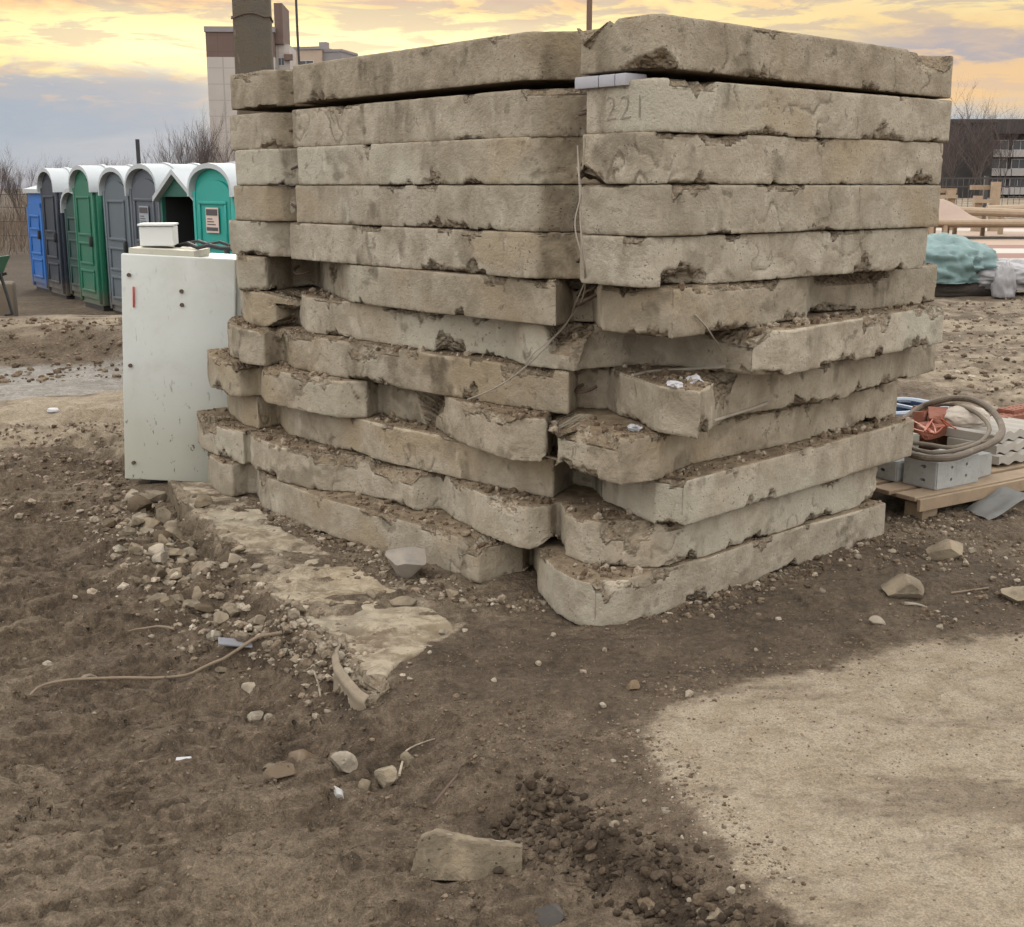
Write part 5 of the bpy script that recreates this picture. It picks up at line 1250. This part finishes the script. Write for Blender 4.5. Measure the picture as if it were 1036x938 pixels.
def region(poly, z=0.0):
    P_ = np.array([gp(a_, b_, z) for a_, b_ in poly]); lo, hi = P_.min(0), P_.max(0)
    def fn(r_, n):
        p_ = r_.uniform(lo, hi, (n * 3, 2)); w = fbm(xyz(p_[:, 0], p_[:, 1]), 3, 3, 77)
        p_ = p_[(poly_sd(p_[:, 0], p_[:, 1], P_) + w * .2 > 0) & (w > -.25)][:n]; return p_, np.ones(len(p_))
    return fn
scatter('edge_gravel', 1500, along([(120, 500), (150, 545), (180, 585), (220, 615), (265, 640), (310, 660)], .13), .006, .032, M_GRAV, 1, STONEC)
scatter('edge_gravel', 700, along([(250, 640), (300, 650), (335, 665), (360, 700)], .08), .006, .026, M_GRAV, 2, STONEC)
scatter('slab_foot_gravel', 1100, along([(262, 520), (340, 555), (400, 600), (450, 610), (540, 625)], .07), .005, .024, M_GRAV, 3, STONEC + MUDC)
scatter('slab_foot_gravel', 1400, along([(640, 640), (740, 615), (830, 575), (900, 548), (960, 535)], .09), .004, .020, M_GRAV, 4, STONEC + MUDC + MUDC)
scatter('slab_foot_gravel', 900, region([(880, 560), (1036, 500), (1060, 600), (900, 640)]), .004, .018, M_GRAV, 5, STONEC + MUDC)
scatter('left_gravel', 1700, region([(-20, 430), (125, 425), (135, 500), (60, 510), (-20, 500)]), .006, .030, M_GRAV, 6, MUDC + STONEC[:4] + [(.20, .15, .125), (.27, .205, .17)])
scatter('soil_clods', 1000, along([(530, 800), (575, 845), (640, 880), (700, 920), (740, 945)], .06), .004, .020, M_GRAV, 7, [(.055, .039, .026), (.045, .032, .022), (.078, .057, .039)], .9)
scatter('soil_crumbs', 3000, region([(-40, 560), (150, 600), (300, 700), (420, 720), (620, 760), (560, 950), (-60, 950)], -.1), .0025, .012, M_GRAV, 8, MUDC)
scatter('soil_crumbs', 1400, region([(400, 700), (460, 645), (640, 645), (900, 600), (640, 735), (700, 860), (560, 760)]), .002, .009, M_GRAV, 9, MUDC + MUDC + STONEC[2:4])
scatter('sand_grit', 900, region([(640, 745), (900, 660), (1060, 650), (1060, 960), (800, 960)]), .002, .006, M_GRAV, 10, STONEC + MUDC)
scatter('sand_grit', 700, along([(640, 742), (672, 714), (760, 692), (860, 674), (940, 655), (1040, 640)], .07), .002, .010, M_GRAV, 13, MUDC + STONEC[2:4])
scatter('sand_grit', 600, along([(634, 750), (660, 780), (700, 822), (745, 868), (790, 925)], .05), .002, .009, M_GRAV, 14, MUDC + STONEC)
scatter('bank_clods', 500, region([(-30, 340), (125, 340), (125, 372), (-30, 380)], 0.05), .01, .05, M_GRAV, 11, MUDC + [(.2, .15, .105)])
scatter('right_clods', 1500, region([(950, 305), (1060, 305), (1060, 440), (950, 400)], 0.0), .008, .045, M_GRAV, 12, MUDC + STONEC)

# crumbs of soil and concrete lying on the ledges of the slabs
r_ = np.random.default_rng(99); cr = []
for k in range(6, 13):
    S_ = SLABS[k]
    for (a, b) in S_['segs']:
        ln_ = np.linalg.norm(b - a); td = (b - a) / (ln_ + 1e-9); on_ = np.array((td[1], -td[0]))
        if np.dot(on_, (a + b) / 2 - np.array((.3, 6.3))) < 0: on_ = -on_
        for _ in range(int(ln_ * 190)):
            p = a + (b - a) * r_.random() - on_ * (.012 + .16 * r_.random())
            zt = S_['z0'] + TH + .012
            up = scene.ray_cast(DG, (p[0], p[1], zt), (0, 0, 1), distance=.09)
            if up[0]: continue
            dn = scene.ray_cast(DG, (p[0], p[1], zt + .02), (0, 0, -1), distance=.09)
            if dn[0] and dn[2].z > .45: cr.append(dn[1][:])
cr = np.array(cr); n = len(cr)
T_ = [rock_shape(1900 + i, I1, 5, .12) for i in range(6)]; s = .003 * (7.0 ** (r_.random(n) ** 2.6)); ty = r_.integers(0, 6, n)
Vs = np.stack([T_[t_] for t_ in ty]) * (s[:, None] * r_.uniform(.7, 1.3, (n, 3)))[:, None, :]; Vs += (cr + np.stack([0 * s, 0 * s, s * .3], 1))[:, None, :]
Fs = (I1[1][None] + (np.arange(n) * len(I1[0]))[:, None, None]).reshape(-1, 3)
me_ = mesh_from('ledge_crumbs', Vs.reshape(-1, 3), Fs, False); cl = np.array(MUDC + [(.22, .175, .125), (.28, .235, .18)])[r_.integers(0, 6, n)] * 1.15
at_ = me_.color_attributes.new('tint', 'FLOAT_COLOR', 'POINT'); at_.data.foreach_set('color', np.repeat(np.concatenate([cl, np.ones((n, 1))], 1), len(I1[0]), 0).astype(np.float32).ravel())
tag(link('ledge_crumbs', me_, M_GRAV), kind='stuff')

# the sight line to whatever is there
def hit(px_, py_):
    u, v = (px_ - 518) / FPX, (469 - py_) / FPX
    d_ = Vector((u, cp + v * sp, -sp + v * cp)).normalized()
    h_ = scene.ray_cast(DG, (0, 0, EYE), d_, distance=60); return h_[1] - d_ * .012, h_[2]
# hanging wire
W_ = [hit(a_, b_)[0] for a_, b_ in ((589, 148), (590, 170), (592, 195), (591, 225), (594, 250), (597, 285), (597, 300), (588, 315), (572, 332), (556, 352), (540, 368), (520, 384), (498, 397), (478, 403))]
o = empty('thin_wire', W_[0]); tag(o, 'thin twisted wire dangling down the slabs near their corner', 'wire')
for i in range(len(W_)):   # the wire hangs free: keep it in front of the slabs it passes
    if 0 < i < len(W_) - 1: W_[i] = (W_[i - 1] * .25 + W_[i] * .5 + W_[i + 1] * .25)
off = Vector((-.018, -.028, 0))
MB().tube([q + off - W_[0] for q in spl(W_, 6)], .0032, 6).build('strand', M_WIRE, o, True)
MB().tube([q + off + Vector((-.008 + .012 * math.sin(i * .35), -.004, .004 * math.cos(i * .5))) - W_[0] for i, q in enumerate(spl(W_[1:11], 6))], .0026, 6).build('strand', M_WIRE, o, True)
# bent rods
def rod(pl, r_, label, mat=M_WIRE, name='bent_rod'):
    P_ = [hit(a_, b_)[0] for a_, b_ in pl]
    return tag(MB().tube(spl(P_, 5), r_, 8).build(name, mat, None, True), label, 'metal rod')
rod([(640, 380), (660, 376), (690, 374), (734, 371)], .007, 'straight grey rod lying on the ledge beside the white scraps')
rod([(703, 318), (716, 333), (728, 352), (735, 366)], .003, 'thin bent wire sticking down over the broken seventh slab')
rod([(722, 426), (740, 420), (760, 414), (776, 408)], .006, 'pale rod sticking out under the jutting corner lump')
# crumpled scraps
def scrap(px_, py_, w_, mat, label, seed, name='crumpled_paper', cat='paper', hgt=.6):
    p_, n_ = hit(px_, py_); s = w_ / FPX * p_.length / 2
    V_ = rock_shape(seed, I3, 12, .5) * np.array((s, s * .8, s * hgt)); V_ *= (1 + .25 * fbm(V_.astype(np.float32) / s, 3.5, 3, seed, .6, True))[:, None]
    o_ = link(name, mesh_from(name, V_, I3[1], False), mat); o_.location = p_ + Vector((0, 0, s * hgt * .35)); return tag(o_, label, cat, 'crumpled white scraps')
M_PAPER = plain('crumpled_white', (.42, .41, .42), .7, .1, 10)
scrap(683, 391, 18, M_PAPER, 'left of the two crumpled white scraps on the jutting lump', 3)
scrap(701, 387, 20, M_PAPER, 'right of the two crumpled white scraps on the jutting lump', 4)
scrap(641, 436, 20, plain('grey_foil', (.36, .36, .38), .45, .3, 40), 'grey crumpled foil on the earthy ledge of the ninth slab', 5, hgt=.45)
# white foam pieces wedged under the topmost slab
M_FOAM = plain('white_foam', (.32, .31, .335), .8, .06, 8, (.5, .46, .42), dirt_amt=.2)
Ns = SLABS[2]; e_ = (Ns['L'] - Ns['N']) / np.linalg.norm(Ns['L'] - Ns['N']); an = math.atan2(e_[1], e_[0])
for i, (pa, pb) in enumerate(((588, 612), (613, 629), (630, 641))):
    h_ = plane_hit((pa + pb) / 2, 82, Ns['N'], Ns['L']); L_ = abs(pb - pa) / FPX * 4.3 * 1.35
    B_ = MB(); B_.box((h_[0] + .012, h_[1] + .03, 11 * TH - .006 + .0), (L_, .10, .040), .004, Matrix.Rotation(an + R0.uniform(-.06, .06), 3, 'Z'))
    tag(B_.build('foam_strip', M_FOAM, None, True), ['longest white foam strip wedged under the topmost slab', 'middle white foam strip wedged under the topmost slab', 'shortest foam strip, nearest the stack corner, under the topmost slab'][i], 'foam', 'white foam strips in the gap')
# faint number on the second slab
cu = bpy.data.curves.new('number', 'FONT'); cu.body = '221'; cu.size = .115; cu.extrude = .0; cu.space_character = 1.15; cu.align_x = 'CENTER'; cu.align_y = 'CENTER'; cu.resolution_u = 4; cu.offset = -.003
to = bpy.data.objects.new('number', cu); COL.objects.link(to); dg = bpy.context.evaluated_depsgraph_get()
tm = bpy.data.meshes.new_from_object(to.evaluated_get(dg)); bpy.data.objects.remove(to)
h_ = plane_hit(633, 110, Ns['N'], Ns['L']); so = Ns['o']
bm = bmesh.new(); bm.from_mesh(tm); bmesh.ops.triangulate(bm, faces=bm.faces); bmesh.ops.subdivide_edges(bm, edges=[e for e in bm.edges if e.calc_length() > .02], cuts=1)
outw = Vector((e_[1], -e_[0], 0)); outw = outw if outw.dot(Vector((-1, -1, 0))) > 0 else -outw
for v_ in bm.verts:
    p_ = Vector((h_[0] - e_[0] * v_.co.x, h_[1] - e_[1] * v_.co.x, h_[2] + v_.co.y))
    c_ = scene.ray_cast(DG, p_ + outw * .15, -outw, distance=.4)
    v_.co = ((c_[1] if c_[0] else p_) + outw * .003) - so.location
bm.to_mesh(tm); bm.free(); tm.materials.clear()
link('painted_number', tm, plain('faded_grey_paint', (.205, .182, .145), .9, .45, 30), so)

# branch, sticks, strips
def ground_pts(pl, lift):
    r = []
    for a_, b_ in pl:
        z_ = -.1
        for _ in range(3): x_, y_ = gp(a_, b_, z_); z_ = gz(x_, y_)
        r.append(Vector((x_, y_, z_ + lift)))
    return r
def sticky(pl, r0, r1, label, mat, name='stick', cat='stick', lift=.006):
    zm_ = float(np.median([q_.z for q_ in ground_pts(pl, 0)]))
    P_ = spl([Vector((*gp(a_, b_, zm_ + lift), zm_ + lift)) for a_, b_ in pl], 6); n_ = len(P_)
    zs_ = [max(q_.z, gz(q_.x, q_.y) + lift * .6) for q_ in P_]
    zs_ = [max(zs_[max(0, i_ - 5):i_ + 6]) for i_ in range(n_)]
    for i_, q_ in enumerate(P_): q_.z = sum(zs_[max(0, i_ - 4):i_ + 5]) / len(zs_[max(0, i_ - 4):i_ + 5])
    return tag(MB().tube(P_, [r0 + (r1 - r0) * i / (n_ - 1) for i in range(n_)], 8).build(name, mat, None, True), label, cat)
M_STK = plain('dry_branch', (.165, .122, .082), .85, .3, 25, (.13, .095, .065), bumpy=.002)
sticky([(30, 704), (42, 694), (70, 688), (120, 686), (160, 687), (188, 684), (212, 674), (240, 668), (262, 664), (286, 660)], .0045, .0065, 'long crooked branch lying across the mud at left', M_STK, 'branch', 'branch', .016)
sticky([(130, 640), (155, 641), (177, 646)], .003, .006, 'short brown stick lying above the branch', M_STK)
sticky([(438, 814), (450, 800), (463, 785)], .003, .004, 'thin dark twig standing out in the foreground mud', M_REBAR)
sticky([(404, 784), (407, 772), (412, 764), (440, 756)], .004, .002, 'pale splinter with a bent tip beside the leaning stone', M_PALE)
sticky([(318, 680), (322, 692), (324, 704)], .004, .003, 'short pale splinter left of the fabric flap', M_PALE)
sticky([(962, 600), (985, 597), (1000, 595)], .004, .004, 'thin pale stick right of the half-buried lump', M_STK)
sticky([(915, 611), (928, 612), (936, 614)], .007, .004, 'pale wood chip below the half-buried lump', M_PALE)
sticky([(372, 592), (388, 594), (402, 596)], .005, .005, 'pale splinter of wood by the flat concrete flake', M_PALE)
def flap(cols_, label, name, mat, cat, th=.006):
    bm = bmesh.new(); G_ = [[bm.verts.new(p_) for p_ in c_] for c_ in cols_]
    for i in range(len(G_) - 1):
        for j in range(len(G_[0]) - 1): bm.faces.new((G_[i][j], G_[i + 1][j], G_[i + 1][j + 1], G_[i][j + 1]))
    bmesh.ops.subdivide_edges(bm, edges=bm.edges[:], cuts=2, use_grid_fill=True, smooth=.6)
    bmesh.ops.solidify(bm, geom=bm.faces[:], thickness=th); bmesh.ops.recalc_face_normals(bm, faces=bm.faces)
    me_ = bpy.data.meshes.new(name); bm.to_mesh(me_); bm.free(); me_.polygons.foreach_set('use_smooth', np.full(len(me_.polygons), True))
    return tag(link(name, me_, mat), label, cat)
tp_ = [Vector((*gp(a_, b_, 0.0), 0.0)) for a_, b_ in [(346, 655), (342, 664), (344, 676), (354, 691), (366, 704), (374, 710)]]
flap([[p_ + Vector((-.002, -.002, .020 + .003 * (i % 2))) for i, p_ in enumerate(tp_)], [p_ + Vector((-.020, -.016, .004)) for p_ in tp_], [p_ + Vector((-.016 + .006 * (i % 2), -.018, -.03)) for i, p_ in enumerate(tp_)], [p_ + Vector((-.024, -.026, -.10)) for i, p_ in enumerate(tp_)]],
     'torn edge of buried brown fabric sticking out of the bank', 'fabric_flap', plain('muddy_fabric', (.20, .16, .112), .9, .25, 18, (.15, .11, .075), bumpy=.004), 'fabric')
tp_ = ground_pts([(292, 772), (305, 770), (322, 771), (340, 774)], .0)
flap([[p_ + Vector((0, .03, .022 + .01 * (i % 2))) for i, p_ in enumerate(tp_)], [p_ + Vector((0, .0, .03)) for p_ in tp_], [p_ + Vector((0, -.03, .004)) for p_ in tp_]], 'muddy brown plastic strip beside the pointed stone', 'plastic_strip', plain('brown_plastic', (.115, .078, .045), .6, .3, 20), 'plastic strip', .003)
x_ = ground_pts([(185, 756)], .004)[0]
tag(MB().box(x_, (.045, .02, .006), .002, Matrix.Rotation(.15, 3, 'Z')).build('white_scrap', M_PAPER, None), 'small bright white slip of plastic on the open mud', 'litter')
x_ = ground_pts([(238, 650)], .01)[0]
tag(MB().box(x_, (.12, .06, .008), .003, Matrix.Rotation(.2, 3, 'Y') @ Matrix.Rotation(.25, 3, 'Z')).build('slate_shard', plain('blue_slate', (.17, .17, .185), .7), None), 'thin blue-grey shard among the rubble above the branch', 'shard')
x_ = ground_pts([(54, 415)], .01)[0]
tag(blob('plastic_bag', x_, (.035, .03, .018), M_PAPER, 66, .25, .4, 3), 'small pale plastic bag on the sandy crest at left', 'plastic bag')
